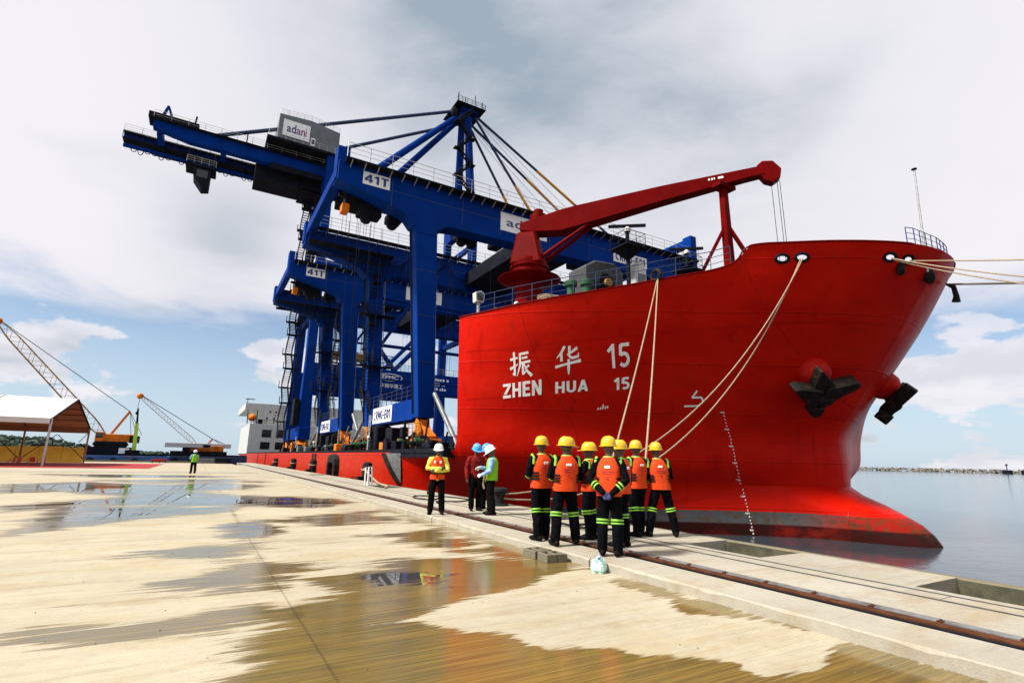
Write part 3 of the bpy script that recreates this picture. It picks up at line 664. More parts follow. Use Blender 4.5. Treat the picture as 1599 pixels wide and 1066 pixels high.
def brush(strokes, c, name='lettering'):
    vv = []; ff = []; ly = []
    for k_, (pts_, ws) in enumerate(strokes):
        P = []
        for i in range(len(pts_) - 1):
            for t in np.linspace(0, 1, 6)[(0 if i == 0 else 1):]: P.append((pts_[i][0] + (pts_[i + 1][0] - pts_[i][0]) * t, pts_[i][1] + (pts_[i + 1][1] - pts_[i][1]) * t, ws[i] + (ws[i + 1] - ws[i]) * t))
        o = len(vv)
        for i, (a, e_, w) in enumerate(P):
            d = Vector((P[min(i + 1, len(P) - 1)][0] - P[max(i - 1, 0)][0], P[min(i + 1, len(P) - 1)][1] - P[max(i - 1, 0)][1])).normalized()
            for sg in (-1, 1): vv.append((a - d.y * w * sg, e_ + d.x * w * sg)); ly.append(k_)
        for i in range(len(P) - 1): ff.append((o + 2 * i, o + 2 * i + 1, o + 2 * i + 3, o + 2 * i + 2))
    return on_hull([quad(c, a, e_) for a, e_ in vv], ff, name, layers=ly)
SEAMS = [[(24.72, 7.09), (23.79, 7.13), (22.83, 7.22), (21.8, 7.34), (20.83, 7.5), (19.92, 7.67), (19.01, 7.84), (18.12, 8.02), (17.25, 8.17), (16.35, 8.3), (15.45, 8.39), (14.55, 8.49), (13.73, 8.55), (13.14, 8.57), (12.66, 8.58), (12.45, 8.62)], [(24.74, 4.6), (24.35, 4.66), (23.95, 4.73), (23.46, 4.81)], [(17.81, 2.75), (17.2, 2.72), (16.62, 2.65), (16.31, 2.62)]]
HT = {'zhen': [(23.57, 4.61), (22.53, 4.84), (23.47, 5.32), (22.34, 5.61)], 'hua': [(22.18, 4.92), (21.35, 5.1), (22.02, 5.49), (21.15, 5.66)], 'n15': [(20.7, 5.16), (20.3, 5.25), (20.48, 5.76), (20.08, 5.84)], 'z1': [(23.18, 5.65), (22.58, 5.72), (22.97, 6.93), (22.31, 6.99)], 'h1': [(21.91, 5.84), (21.23, 6.02), (21.5, 7.18), (20.8, 7.32)], 'b15': [(20.45, 6.21), (19.87, 6.3), (20.07, 7.34), (19.41, 7.51)], 'sym': [(19.36, 4.34), (18.86, 4.4), (18.93, 5.23), (18.47, 5.28)], 'small': [(21.45, 4.16), (21.14, 4.27), (21.39, 4.28), (21.1, 4.4)]}
DM = [(18.43, 4.18), (18.5, 4.01), (18.56, 3.84), (18.61, 3.67), (18.66, 3.5), (18.68, 3.33), (18.71, 3.16), (18.72, 2.98), (18.71, 2.81), (18.71, 2.63), (18.69, 2.45), (18.68, 2.28), (18.67, 2.1), (18.66, 1.93), (18.66, 1.75), (18.65, 1.58), (18.66, 1.41), (18.69, 1.23), (18.72, 1.06), (18.79, 0.88), (18.85, 0.71), (18.93, 0.53), (18.95, 0.35), (18.94, 0.18), (18.91, 0.01), (18.84, -0.16), (18.79, -0.33), (18.76, -0.5), (18.73, -0.67), (18.71, -0.84), (18.67, -1.0), (18.64, -1.17), (18.61, -1.34), (18.58, -1.5), (18.55, -1.67), (18.52, -1.83), (18.5, -1.99)]
FAIR = [(14.07, 11.29), (13.51, 11.32), (11.32, 11.38), (10.98, 11.36)]
ANCH = [27.0, 15.41, 5.99]
hull_text('ZHEN', HT['zhen'], .19)
hull_text('HUA', HT['hua'], .19)
hull_text('15', HT['n15'], .19)
hull_text('15', HT['b15'], .14)
bq = []; bf = []
for k in range(5):                           # small weathered marks, no longer legible
    o_ = len(bq); t1 = 2.0 if k == 2 else 1.0
    bq += [quad(HT['small'], k * .21, 0), quad(HT['small'], k * .21 + .11, 0), quad(HT['small'], k * .21 + .11, t1), quad(HT['small'], k * .21, t1)]; bf.append((o_, o_ + 1, o_ + 2, o_ + 3))
on_hull(bq, bf, 'weathered_marks')
w = .045
ZHEN_ = [([(.02, .70), (.40, .77)], [.05, .035]), ([(.22, .99), (.23, .5), (.22, .10), (.11, .17)], [.05, .05, .055, .01]), ([(.0, .34), (.40, .52)], [.06, .02]),
         ([(.48, .90), (.93, .95)], [.045, .05]), ([(.52, .92), (.51, .5), (.33, .04)], [.05, .045, .012]), ([(.60, .74), (.87, .78)], [.04, .045]), ([(.55, .56), (1.0, .62)], [.04, .05]),
         ([(.64, .58), (.63, .12), (.80, .26)], [.05, .055, .012]), ([(.93, .46), (.76, .36)], [.05, .02]), ([(.70, .52), (.82, .24), (1.04, .05)], [.03, .05, .07])]
HUA_ = [([(.38, 1.0), (.24, .78), (.04, .60)], [.055, .05, .015]), ([(.24, .80), (.24, .46)], [.045, .055]), ([(.90, .90), (.68, .77), (.46, .68)], [.06, .045, .015]),
        ([(.58, 1.0), (.57, .62), (.68, .55), (.93, .58), (.95, .72)], [.055, .045, .05, .05, .012]), ([(-.02, .28), (.5, .36), (1.04, .42)], [.05, .04, .065]), ([(.54, .52), (.53, .2), (.53, -.04)], [.05, .06, .02])]
brush(ZHEN_, HT['z1'])
brush(HUA_, HT['h1'])
# thruster mark: an open hook with a stem
SY = [([(0, .15), (.75, .15), (1.0, .38), (.85, .62), (.35, .62)], [.05] * 5), ([(.35, .62), (.60, 1.0)], [.05, .05])]
brush(SY, HT['sym'], 'thruster_mark')
# draft marks, 16 M down to 9 M, one figure every 20 cm
for k in range(37):
    mtr = 16 - k // 5; Yr, zz = DM[k]; s_ = '%dM' % mtr if k % 5 == 0 else str(10 - 2 * (k % 5))
    a, f_, asp = text_mesh(s_, .04); hh = .085; ww = hh * asp * 1.3; e = .05
    slope = math.hypot(1, (hullX(Yr + e, zz) - hullX(Yr - e, zz)) / (2 * e)); dy = ww / slope
    on_hull([(Yr + dy * (1 - p_[0]), zz + p_[1] * hh) for p_ in a], f_, 'draft_mark', off=.025)
# raised weld lines along the bow plating
for wl in SEAMS:
    vv_ = []
    for y_, z_ in wl: vv_ += [(y_, z_ - .018), (y_, z_ + .018)]
    on_hull(vv_, [(2 * i, 2 * i + 2, 2 * i + 3, 2 * i + 1) for i in range(len(wl) - 1)], 'weld_line', 'hull_paint', .03)
# grey welded wedge plate on the side and the dark fender rail beside it
on_hull([(35.51, 1.82), (32.8, 1.82), (33.67, -0.02)], [(0, 1, 2)], 'wedge_plate', 'grey_steel', .06)
on_hull([(36.45, 1.82), (35.51, 1.82), (33.67, -0.02), (34.15, -0.2)], [(0, 1, 2, 3)], 'wedge_edge', 'anchor_black', .09)
for Ya in (62, 60.5, 108, 122): on_hull([(Ya, 1.8), (Ya - .9, 1.8), (Ya - .9, -2), (Ya, -2)], [(0, 1, 2, 3)], 'rubbing_strake', 'anchor_black', .05)
# dark rail along the top of the low side, and sheer cap on the forecastle
sub(MB().box((XS + .10, 26.2, LOWZ - .04), (XS + .62, STERN - 12, LOWZ + .20)), 'deck_edge_coaming', 'dark_steel')
cap = []
for Yq in np.linspace(10.5, YBR, 90):
    zt = top_f(Yq); cap.append(Vector((hullX(Yq, zt), Yq, zt)))
sub(MB().tube([(XC, 10.42, 12.02)] + cap[1:], .045, 6), 'sheer_cap', 'crane_red')
sub(MB().tube([(XC, 10.42, 12.02)] + [(2 * XC - p.x, p.y, p.z) for p in cap[1:]], .045, 6), 'sheer_cap', 'crane_red')
# ---- fairleads: oval chocks through the bulwark
def hn(Yq, z, e=.03): return Vector((-1, (hullX(Yq + e, z) - hullX(Yq - e, z)) / (2 * e), (hullX(Yq, z + e) - hullX(Yq, z - e)) / (2 * e))).normalized()
def on(Yq, z, off=0.0): return Vector((hullX(Yq, z), Yq, z)) + hn(Yq, z) * off
# cut the openings through the bulwark plating
bm = bmesh.new(); bm.from_mesh(hull.data)
cen = [(on(Yq, z), hn(Yq, z)) for Yq, z in FAIR]
for _ in range(3):
    fs_ = [f for f in bm.faces if min((f.calc_center_median() - c).length for c, n_ in cen) < .55]
    bmesh.ops.subdivide_edges(bm, edges=list({e for f in fs_ for e in f.edges}), cuts=1, use_grid_fill=True)
kill = []
for f in bm.faces:
    p_ = f.calc_center_median()
    for c, n_ in cen:
        d = p_ - c
        if d.length > .6: continue
        t_ = n_.cross(Vector((0, 0, 1))).normalized(); b_ = t_.cross(n_)
        if (d.dot(t_) / .29) ** 2 + (d.dot(b_) / .18) ** 2 < 1: kill.append(f); break
bmesh.ops.delete(bm, geom=kill, context='FACES'); bm.to_mesh(hull.data); bm.free(); shade(hull, 35)
for Yq, z in FAIR:
    n_ = hn(Yq, z); c = on(Yq, z, .01); t_ = n_.cross(Vector((0, 0, 1))).normalized(); b_ = t_.cross(n_)
    ring = [c + t_ * .30 * math.cos(a) + b_ * .19 * math.sin(a) for a in [2 * math.pi * k / 18 for k in range(19)]]
    fr = sub(MB().tube(ring, .075, 7, cap=False), 'fairlead', 'dark_steel', smooth=True)
def side_chock(Yq):
    z = top_f(Yq); c = Vector((hullX(Yq, z) - .02, Yq, z + .22)); sub(MB().tube([c + Vector((0, .30 * math.cos(a) , .26 * math.sin(a))) for a in [2 * math.pi * k / 14 for k in range(15)]], .10, 7, cap=False), 'roller_chock', 'anchor_black', smooth=True)
side_chock(17.72)
# eyes and dark stains of hanging gear under the bow fairleads
for Yq, z, r_ in ((FAIR[2][0], 10.95, .20), (FAIR[3][0], 10.9, .25)):
    sub(MB().ell(on(Yq, z, .12), (r_, r_, r_ * 1.7), 10, 7), 'rope_fender', 'anchor_black', smooth=True)
# ---- anchors
def anchor(c, o_, side):
    o_ = Vector(o_).normalized(); t_ = o_.cross(Vector((0, 0, 1))).normalized(); b_ = t_.cross(o_); c = Vector(c)
    F = Matrix((t_, b_, o_)).transposed().to_4x4(); F.translation = c
    bo = MB().lathe([(.78, -.9), (.86, -.3), (.80, .2), (.62, .48), (.30, .60), (.05, .62)], (0, .25, 0), 20).xf(F)
    bol = sub(bo, 'hawse_bolster', 'bolster_red', smooth=50)
    a = MB(); m_ = lambda P_: [(-x_ * side, y_) for x_, y_ in P_]
    a.prism(m_([(.05, .25), (1.45, .80), (1.75, .62), (1.62, .30), (1.1, -.15), (.45, -1.0), (.0, -.95)]), 2, .55, 1.25)          # flukes
    a.prism(m_([(-.15, .10), (-1.55, .22), (-1.80, .05), (-1.62, -.12), (-.9, -.62), (.02, -1.12)]), 2, .60, 1.30)
    a.prism(m_([(-.80, 1.20), (-.62, 1.15), (.45, .42), (.5, .1), (-.5, -.35)]), 2, .50, 1.10)                                  # tripping palm
    a.prism(m_([(-.25, -.85), (.45, -.95), (.40, -1.42), (.15, -1.55), (-.12, -1.45)]), 2, .65, 1.40)                           # crown
    a.tube([(0, .1, .1), (0, -.3, .9)], .30, 10); a.tube([(-.7, -.55, 1.0), (.75, -.40, 1.0)], .34, 10)
    a.xf(F)
    sub(a, 'anchor', 'anchor_black', bol, bevel=.05, smooth=40)
p = on(ANCH[1], ANCH[2]); n_ = hn(ANCH[1], ANCH[2]); n_.z -= .25; anchor(p, n_ + Vector((.12, 0, 0)), 1)
anchor((2 * XC - p.x, p.y, p.z), (-n_.x * 1.0 + .1, n_.y, n_.z), -1)
# ---- forecastle crane
pc = (18.4, 29.4)
ped = sub(MB().lathe([(1.0, 0), (1.0, 4.6), (1.02, 4.62)], (*pc, 8.8), 28), 'deck_crane', 'crane_red', smooth=True)
S = lambda mb, name, m='crane_red', **k: mb.build(name, m, ped, **k)
S(MB().lathe([(1.0, -.2), (2.15, .12), (2.2, .2), (2.05, .24), (1.25, .26), (1.22, .9), (1.35, .95), (1.35, 1.1), (1.2, 1.12)], (*pc, 13.55), 32), 'crane_platform', smooth=40)
hd = Vector((29.1 - pc[0], 18.0 - pc[1], 0)).normalized(); sd_ = Vector((-hd.y, hd.x, 0))
def L3(a, s__, z): v = Vector((pc[0], pc[1], 0)) + hd * a + sd_ * s__; return (v.x, v.y, z)
tw = MB(); tw.add([L3(-1.15, -1.15, 14.6), L3(1.15, -1.15, 14.6), L3(1.15, 1.15, 14.6), L3(-1.15, 1.15, 14.6), L3(-.8, -.72, 17.15), L3(.55, -.72, 17.15), L3(.55, .72, 17.15), L3(-.8, .72, 17.15)], [(0, 3, 2, 1), (4, 5, 6, 7), (0, 1, 5, 4), (1, 2, 6, 5), (2, 3, 7, 6), (3, 0, 4, 7)])
S(tw, 'crane_tower', bevel=.15)
S(MB().lathe([(1.2, 0), (1.25, .1), (1.2, .55), (1.1, .6)], (*pc, 14.5), 24), 'slewing_ring', smooth=40)
HZ, TZ = 17.2, 19.85
jb = MB(); prof_ = [(-.6, HZ + .05, HZ + .6), (.8, HZ - .15, HZ + .95), (2.4, HZ - .22, HZ + 1.35), (3.3, HZ - .05, HZ + 1.5), (9.0, 18.35, 19.45), (14.2, 19.32, 19.98), (15.4, 19.5, 20.1)]
jv = []; jf = []
for a, z0, z1 in prof_:
    wj = .62 - .018 * a
    jv += [L3(a, -wj, z0), L3(a, wj, z0), L3(a, wj, z1), L3(a, -wj, z1)]
for i in range(len(prof_) - 1):
    for k_ in range(4): jf.append((i * 4 + k_, i * 4 + (k_ + 1) % 4, (i + 1) * 4 + (k_ + 1) % 4, (i + 1) * 4 + k_))
jf += [(3, 2, 1, 0), tuple(len(jv) - 4 + k_ for k_ in range(4))]
S(jb.add(jv, jf), 'jib', bevel=.03)
hx = MB(); poly = [(15.1, 19.45), (14.95, 20.15), (15.3, 20.42), (15.9, 20.35), (16.35, 19.75), (16.25, 19.15), (15.8, 18.85), (15.35, 19.05)]
hx.add([L3(a, -.32, z) for a, z in poly] + [L3(a, .32, z) for a, z in poly], [tuple(range(8)), tuple(range(15, 7, -1))] + [(i, (i + 1) % 8, (i + 1) % 8 + 8, i + 8) for i in range(8)])
S(hx, 'jib_head', bevel=.04)
S(MB().lathe([(.6, 0), (.6, .45), (.35, .5), (.35, .85), (.2, .9)], (L3(.6, 0, 0)[0], L3(.6, 0, 0)[1], HZ + .85), 16), 'winch_housing', smooth=40)
for sg in (-.45, .45): S(MB().tube([L3(1.0, sg, 15.2), L3(4.2, sg * .8, HZ + .10)], [.16, .12], 10), 'luffing_cylinder', smooth=40)
for a, dz in ((16.1, 8.6), (16.25, 8.2), (15.75, 8.4)): S(MB().tube([L3(a, .1 * (a - 16), 19.1), L3(a + .1, .1, 19.1 - dz + .6)], .018, 5), 'hoist_wire', 'dark_steel')
b = MB()
for a, w_ in ((12.0, .10), (12.18, .10), (12.34, .07), (12.6, .32)): b.add([L3(a, -.42, 19.42 + .08 * (a - 12)), L3(a + w_, -.415, 19.42 + .08 * (a + w_ - 12)), L3(a + w_, -.415, 19.56 + .08 * (a + w_ - 12)), L3(a, -.42, 19.56 + .08 * (a - 12))], [(0, 1, 2, 3)])
S(b, 'weathered_marks', 'letter_white')
# jib rest on the fore deck
q = Vector(L3(12.9, 0, 0)); 
rest = sub(MB().beam((q.x + .15, q.y, 10.9), (q.x, q.y, 19.0), .62, .5, w2=.42, h2=.4), 'jib_rest', 'crane_red', bevel=.03)
MB().beam((q.x, q.y, 18.9), (q.x, q.y, 19.15), 1.5, .8).build('cradle', 'crane_red', rest)
MB().beam((q.x, q.y, 16.4), (q.x - 2.4, q.y + 1.6, 10.9), .2, .2).build('strut', 'crane_red', rest)
MB().beam((q.x, q.y, 16.6), (q.x + 2.6, q.y - 1.6, 11.0), .2, .2).build('strut', 'crane_red', rest)
# ---- forecastle fittings
def railing(pts_, h=1.0, step=1.3, r_=.022, n_=3):
    b = MB(); pts_ = [Vector(p_) for p_ in pts_]
    for i in range(1, n_ + 1): b.tube([p_ + Vector((0, 0, h * i / n_)) for p_ in pts_], r_ if i == n_ else r_ * .7, 4)
    for i in range(len(pts_) - 1):
        ln = (pts_[i + 1] - pts_[i]).length; m_ = max(1, round(ln / step))
        for k_ in range(m_ + (i == len(pts_) - 2)): b.tube([pts_[i].lerp(pts_[i + 1], k_ / m_), pts_[i].lerp(pts_[i + 1], k_ / m_) + Vector((0, 0, h))], r_, 4)
    return b
sub(railing([(hullX(y_, top_f(y_)) + .12, y_, top_f(y_)) for y_ in (24.2, 22.5, 21, 19.6, 18.3, 17.2, 16.2, 15.6)]), 'deck_railing', 'rail_paint')
sub(railing([(hullX(y_, 12) + .1, y_, 12) for y_ in (10.75, 10.6)] + [(30.6, 10.5, 12.0), (31.6, 10.6, 12.0), (32.4, 10.75, 12)], .85, .6), 'bow_railing', 'blue_steel')
# mooring winch with its drum
wn = sub(MB().prism([(17.45, 9.4), (17.45, 12.3), (18.2, 12.75), (19.7, 12.85), (20.3, 12.4), (20.3, 9.4)], 1, 22.0, 23.6), 'mooring_winch', 'winch_grey', bevel=.08)
MB().tube([(18.6, 21.5, 11.3), (18.6, 22.1, 11.3)], .55, 20).build('drum', 'dark_steel', wn, smooth=40)
MB().tube([(18.6, 21.3, 11.3), (18.6, 21.55, 11.3)], .24, 16).build('hub', 'yellow_steel', wn, smooth=40)
MB().tube([(19.0, 21.6, 10.9), (21.2, 20.9, 10.9)], .38, 16).build('warping_drum', 'dark_steel', wn, smooth=40)
for x_, y_ in ((16.3, 21.8), (16.9, 21.2)):
    sub(MB().lathe([(.22, 0), (.22, 1.2), (.34, 1.25), (.36, 1.5), (.2, 1.58)], (x_, y_, 9.5), 14), 'mushroom_vent', 'green_motor', smooth=40)
b = MB()
for k_ in range(5): b.tube([(15.4 + .75 * math.cos(a), 22.4 + .55 * math.sin(a), 9.62 + k_ * .11 + .03 * math.sin(3 * a + k_)) for a in np.linspace(0, 6.28, 22)], .06, 6)
sub(b, 'rope_coil', 'rope', smooth=True)
fl = sub(MB().tube([(12.0, 24.3, 8.9), (12.0, 24.3, 9.75)], .09, 8), 'floodlight', 'white_paint', smooth=True)
MB().prism([(11.78, 9.72), (12.22, 9.72), (12.28, 10.2), (12.05, 10.36), (11.74, 10.24)], 1, 24.1, 24.5).build('lamp_box', 'white_paint', fl)
MB().prism([(11.83, 9.80), (12.18, 9.80), (12.22, 10.15), (12.05, 10.27), (11.80, 10.18)], 1, 24.08, 24.11).build('lamp_glass', 'glass_dark', fl)
def radar(x_, y_, z0, zp, big=1.0):
    m_ = sub(MB().tube([(x_, y_, z0), (x_, y_, zp)], .12, 8), 'radar_mast', 'dark_steel', smooth=True)
    MB().prism([(x_ - .75 * big, y_ - .75 * big), (x_ + .75 * big, y_ - .75 * big), (x_ + .75 * big, y_ + .75 * big), (x_ - .75 * big, y_ + .75 * big)], 2, zp, zp + .08).add([(x_ - .6, y_ - .6, zp), (x_ + .6, y_ - .6, zp), (x_ + .6, y_ + .6, zp), (x_ - .6, y_ + .6, zp), (x_, y_, zp - .7)], [(0, 1, 4), (1, 2, 4), (2, 3, 4), (3, 0, 4)]).build('radar_platform', 'dark_steel', m_)
    q_ = .7 * big; railing([(x_ - q_, y_ - q_, zp + .08), (x_ + q_, y_ - q_, zp + .08), (x_ + q_, y_ + q_, zp + .08), (x_ - q_, y_ + q_, zp + .08), (x_ - q_, y_ - q_, zp + .08)], .8, .7).build('platform_railing', 'dark_steel', m_)
    MB().tube([(x_, y_, zp), (x_, y_, zp + 1.15)], .11, 8).build('radar_post', 'dark_steel', m_)
    MB().lathe([(.2, 0), (.2, .18), (.08, .3)], (x_, y_, zp + 1.12), 10).build('radar_drive', 'white_paint', m_, smooth=40)
    MB().beam((x_ - 1.0, y_ + .45, zp + 1.36), (x_ + 1.0, y_ - .45, zp + 1.60), .14, .16).build('radar_scanner', 'dark_steel', m_)
radar(19.75, 21.0, 9.5, 13.35); radar(24.6, 21.0, 10.2, 13.05, .9)
wb = sub(MB().prism([(20.35, 9.8), (20.35, 12.5), (20.6, 12.9), (21.0, 12.9), (21.2, 12.4), (21.2, 9.8)], 1, 21.0, 21.8), 'white_windlass_cover', 'white_paint', bevel=.08)
MB().box((20.5, 20.94, 11.4), (21.0, 20.99, 12.1)).build('hatch', 'house_grey', wb)
for i in range(7):
    x_ = 15 + i * 1.35; y_ = 20.9 - i * .62
    if i in (3,): continue
    sub(MB().lathe([(.2, 0), (.2, .5), (.28, .55), (.28, .7), (.1, .74)], (x_ + 2.0, y_ + .6, 9.6 + i * .13), 12), 'bitt', ('dark_steel', 'green_motor', 'bolster_red')[i % 3], smooth=40)
mast = sub(MB().tube([(30.0, 10.85, 11.0), (29.95, 10.7, 16.5)], [.06, .045], 8), 'bow_mast', 'galv', smooth=True)
MB().ell((29.95, 10.7, 16.53), (.14, .14, .06), 8, 5).build('mast_cap', 'dark_steel', mast)
# ---- deck house at the stern
dh = sub(MB().box((XS - .2, 150, LOWZ - .05), (2 * XC - XS - 1, 182, 9.3)), 'deckhouse', 'white_paint')
MB().prism([(9.4, 14.6), (9.4, 12.9), (12.6, 12.9), (13.6, 12.2), (13.9, 9.3), (2 * XC - 13.9, 9.3), (2 * XC - 13.6, 12.2), (2 * XC - 12.6, 12.9), (2 * XC - 9.4, 12.9), (2 * XC - 9.4, 14.6)], 1, 152, 180).build('bridge', 'white_paint', dh)
for x0, x1, z0, z1 in ((13.8, 16.0, 6.0, 7.9), (13.7, 15.9, 3.0, 4.8), (17.2, 19.4, 6.0, 7.9), (17.2, 19.4, 3.0, 4.8), (22, 24, 6, 7.9), (27, 29, 6, 7.9), (32, 34, 6, 7.9)): MB().box((x0, 149.9, z0), (x1, 150.05, z1)).build('window', 'glass_dark', dh)
for x_, z_ in ((15.2, 12.4), (16.6, 12.4), (14.6, 10.7), (16.2, 10.7)): MB().box((x_, 151.9, z_), (x_ + .4, 152.05, z_ + .4)).build('porthole', 'glass_dark', dh)
railing([(XS, 150.2, 9.3), (18, 150.2, 9.3), (30, 150.2, 9.3)], 1.1, 1.6, .06).build('deckhouse_railing', 'dark_steel', dh)
MB().ell((11.2, 151.4, 10.9), (1.0, 2.0, 1.0), 12, 8).build('lifeboat', 'orange_steel', dh, smooth=True)
for x_ in (10.2, 12.4): MB().beam((x_, 151.6, 9.3), (x_ - .2, 150.6, 12.7), .2, .25).build('davit', 'dark_steel', dh)
MB().box((12.6, 150.1, 9.3), (13.6, 150.9, 10.5)).build('deck_locker', 'dark_steel', dh)
MB().tube([(9.8, 153, 14.6), (9.8, 153, 15.8)], .08, 6).box((9.3, 152.9, 15.6), (11.4, 153.2, 15.8)).build('wing_rail', 'dark_steel', dh)
MB().tube([(27, 156, 14), (27, 156, 19)], .3, 8).beam((23, 156, 17), (31, 156, 17), .2, .2).build('radar_mast', 'white_paint', dh)
# ---- clutter along the main deck
rn = random.Random(11)
for i in range(46):
    y_ = 27.5 + i * 1.55 + rn.uniform(-.4, .4); x_ = XS + rn.uniform(.8, 1.5); k_ = rn.randrange(5)
    if k_ == 0: sub(MB().lathe([(.16, 0), (.16, .55), (.26, .6), (.26, .75), (.1, .8)], (x_, y_, LOWZ - .03), 10), 'bitt', 'dark_steel', smooth=40)
    elif k_ == 1: sub(MB().box((x_ - .3, y_ - .5, LOWZ - .03), (x_ + .5, y_ + .5, LOWZ + rn.uniform(.5, 1.0))), 'deck_locker', rn.choice(['dark_steel', 'grey_steel', 'orange_steel', 'dark_steel']), bevel=.03)
    elif k_ == 2: sub(MB().tube([(x_, y_, LOWZ - .03), (x_, y_, LOWZ + 1.1), (x_ - .1, y_ - .2, LOWZ + 1.35), (x_ - .1, y_ - .45, LOWZ + 1.2)], .12, 8), 'vent_pipe', rn.choice(['dark_steel', 'white_paint', 'grey_steel']), smooth=True)
    elif k_ == 3: sub(MB().prism([(y_ - .45, LOWZ - .03), (y_ + .45, LOWZ - .03), (y_ + .1, LOWZ + .9), (y_ - .1, LOWZ + .9)], 0, x_, x_ + .06), 'lashing_bracket', 'dark_steel')
    else: sub(railing([(x_, y_ - .7, LOWZ - .03), (x_, y_ + .7, LOWZ - .03)], 1.0, .7, .03), 'deck_rail_section', 'dark_steel')
sub(MB().box((17.5, 34.2, LOWZ - .02), (31, 36.6, LOWZ + 2.6)), 'deck_container', 'blue_steel', bevel=.03)
for y_ in (27.4, 30, 52, 60, 77, 84): sub(MB().box((14.6, y_, LOWZ - .02), (16 + rn.random() * 3, y_ + 1.6, LOWZ + rn.uniform(1.0, 2.3))), 'deck_machinery', rn.choice(['dark_steel', 'orange_steel', 'dark_steel']), bevel=.05)

for i in range(130):
    y_ = rn.uniform(28, 92); x_ = rn.uniform(11.9, 15.2); k_ = rn.randrange(4); z0 = LOWZ - .03
    if k_ == 0: sub(MB().tube([(x_, y_, z0), (x_ + rn.uniform(-.4, .6), y_ + rn.uniform(-1.6, 1.6), z0 + rn.uniform(1.2, 2.6))], rn.uniform(.05, .10), 6), 'lashing_rod', rn.choice(['dark_steel', 'grey_steel', 'dark_steel']))
    elif k_ == 1: sub(MB().prism([(y_ - .6, z0), (y_ + .6, z0), (y_ + .25, z0 + 1.1), (y_ - .25, z0 + 1.1)], 0, x_, x_ + .3), 'stool', rn.choice(['dark_steel', 'orange_steel', 'dark_steel']))
    elif k_ == 2: sub(MB().box((x_, y_ - .4, z0), (x_ + .6, y_ + .4, z0 + rn.uniform(.6, 1.7))), 'deck_box', rn.choice(['dark_steel', 'orange_steel', 'orange_steel', 'steel_rail']), bevel=.03)
    else: sub(MB().tube([(x_, y_ - .7, z0 + .4), (x_, y_ + .7, z0 + .4)], .38, 12), 'pipe_roll', rn.choice(['dark_steel', 'steel_rail']), smooth=40)

# ================================================================== gantry cranes carried on deck
BLUE = 'blue_steel'
def flight(b, p, q, wd, t_=.05, n_=8):
    """open stair: two stringers, treads, hand rails with posts"""
    p, q = Vector(p), Vector(q); d = Vector((q.x - p.x, q.y - p.y, 0)).normalized(); sd2 = Vector((-d.y, d.x, 0)) * wd / 2
    for sg in (-1, 1):
        b.beam(p + sd2 * sg, q + sd2 * sg, t_, t_ * 3.2); up = Vector((0, 0, 1.0)); b.tube([p + sd2 * sg + up, q + sd2 * sg + up], t_ * .55, 4); b.tube([p + sd2 * sg + up * .5, q + sd2 * sg + up * .5], t_ * .4, 4)
        for t in (0, .33, .66, 1): b.tube([p.lerp(q, t) + sd2 * sg, p.lerp(q, t) + sd2 * sg + up], t_ * .5, 4)
    for i in range(n_):
        c = p.lerp(q, (i + .5) / n_); b.beam(c - sd2, c + sd2, t_ * 3.4, t_ * .6)
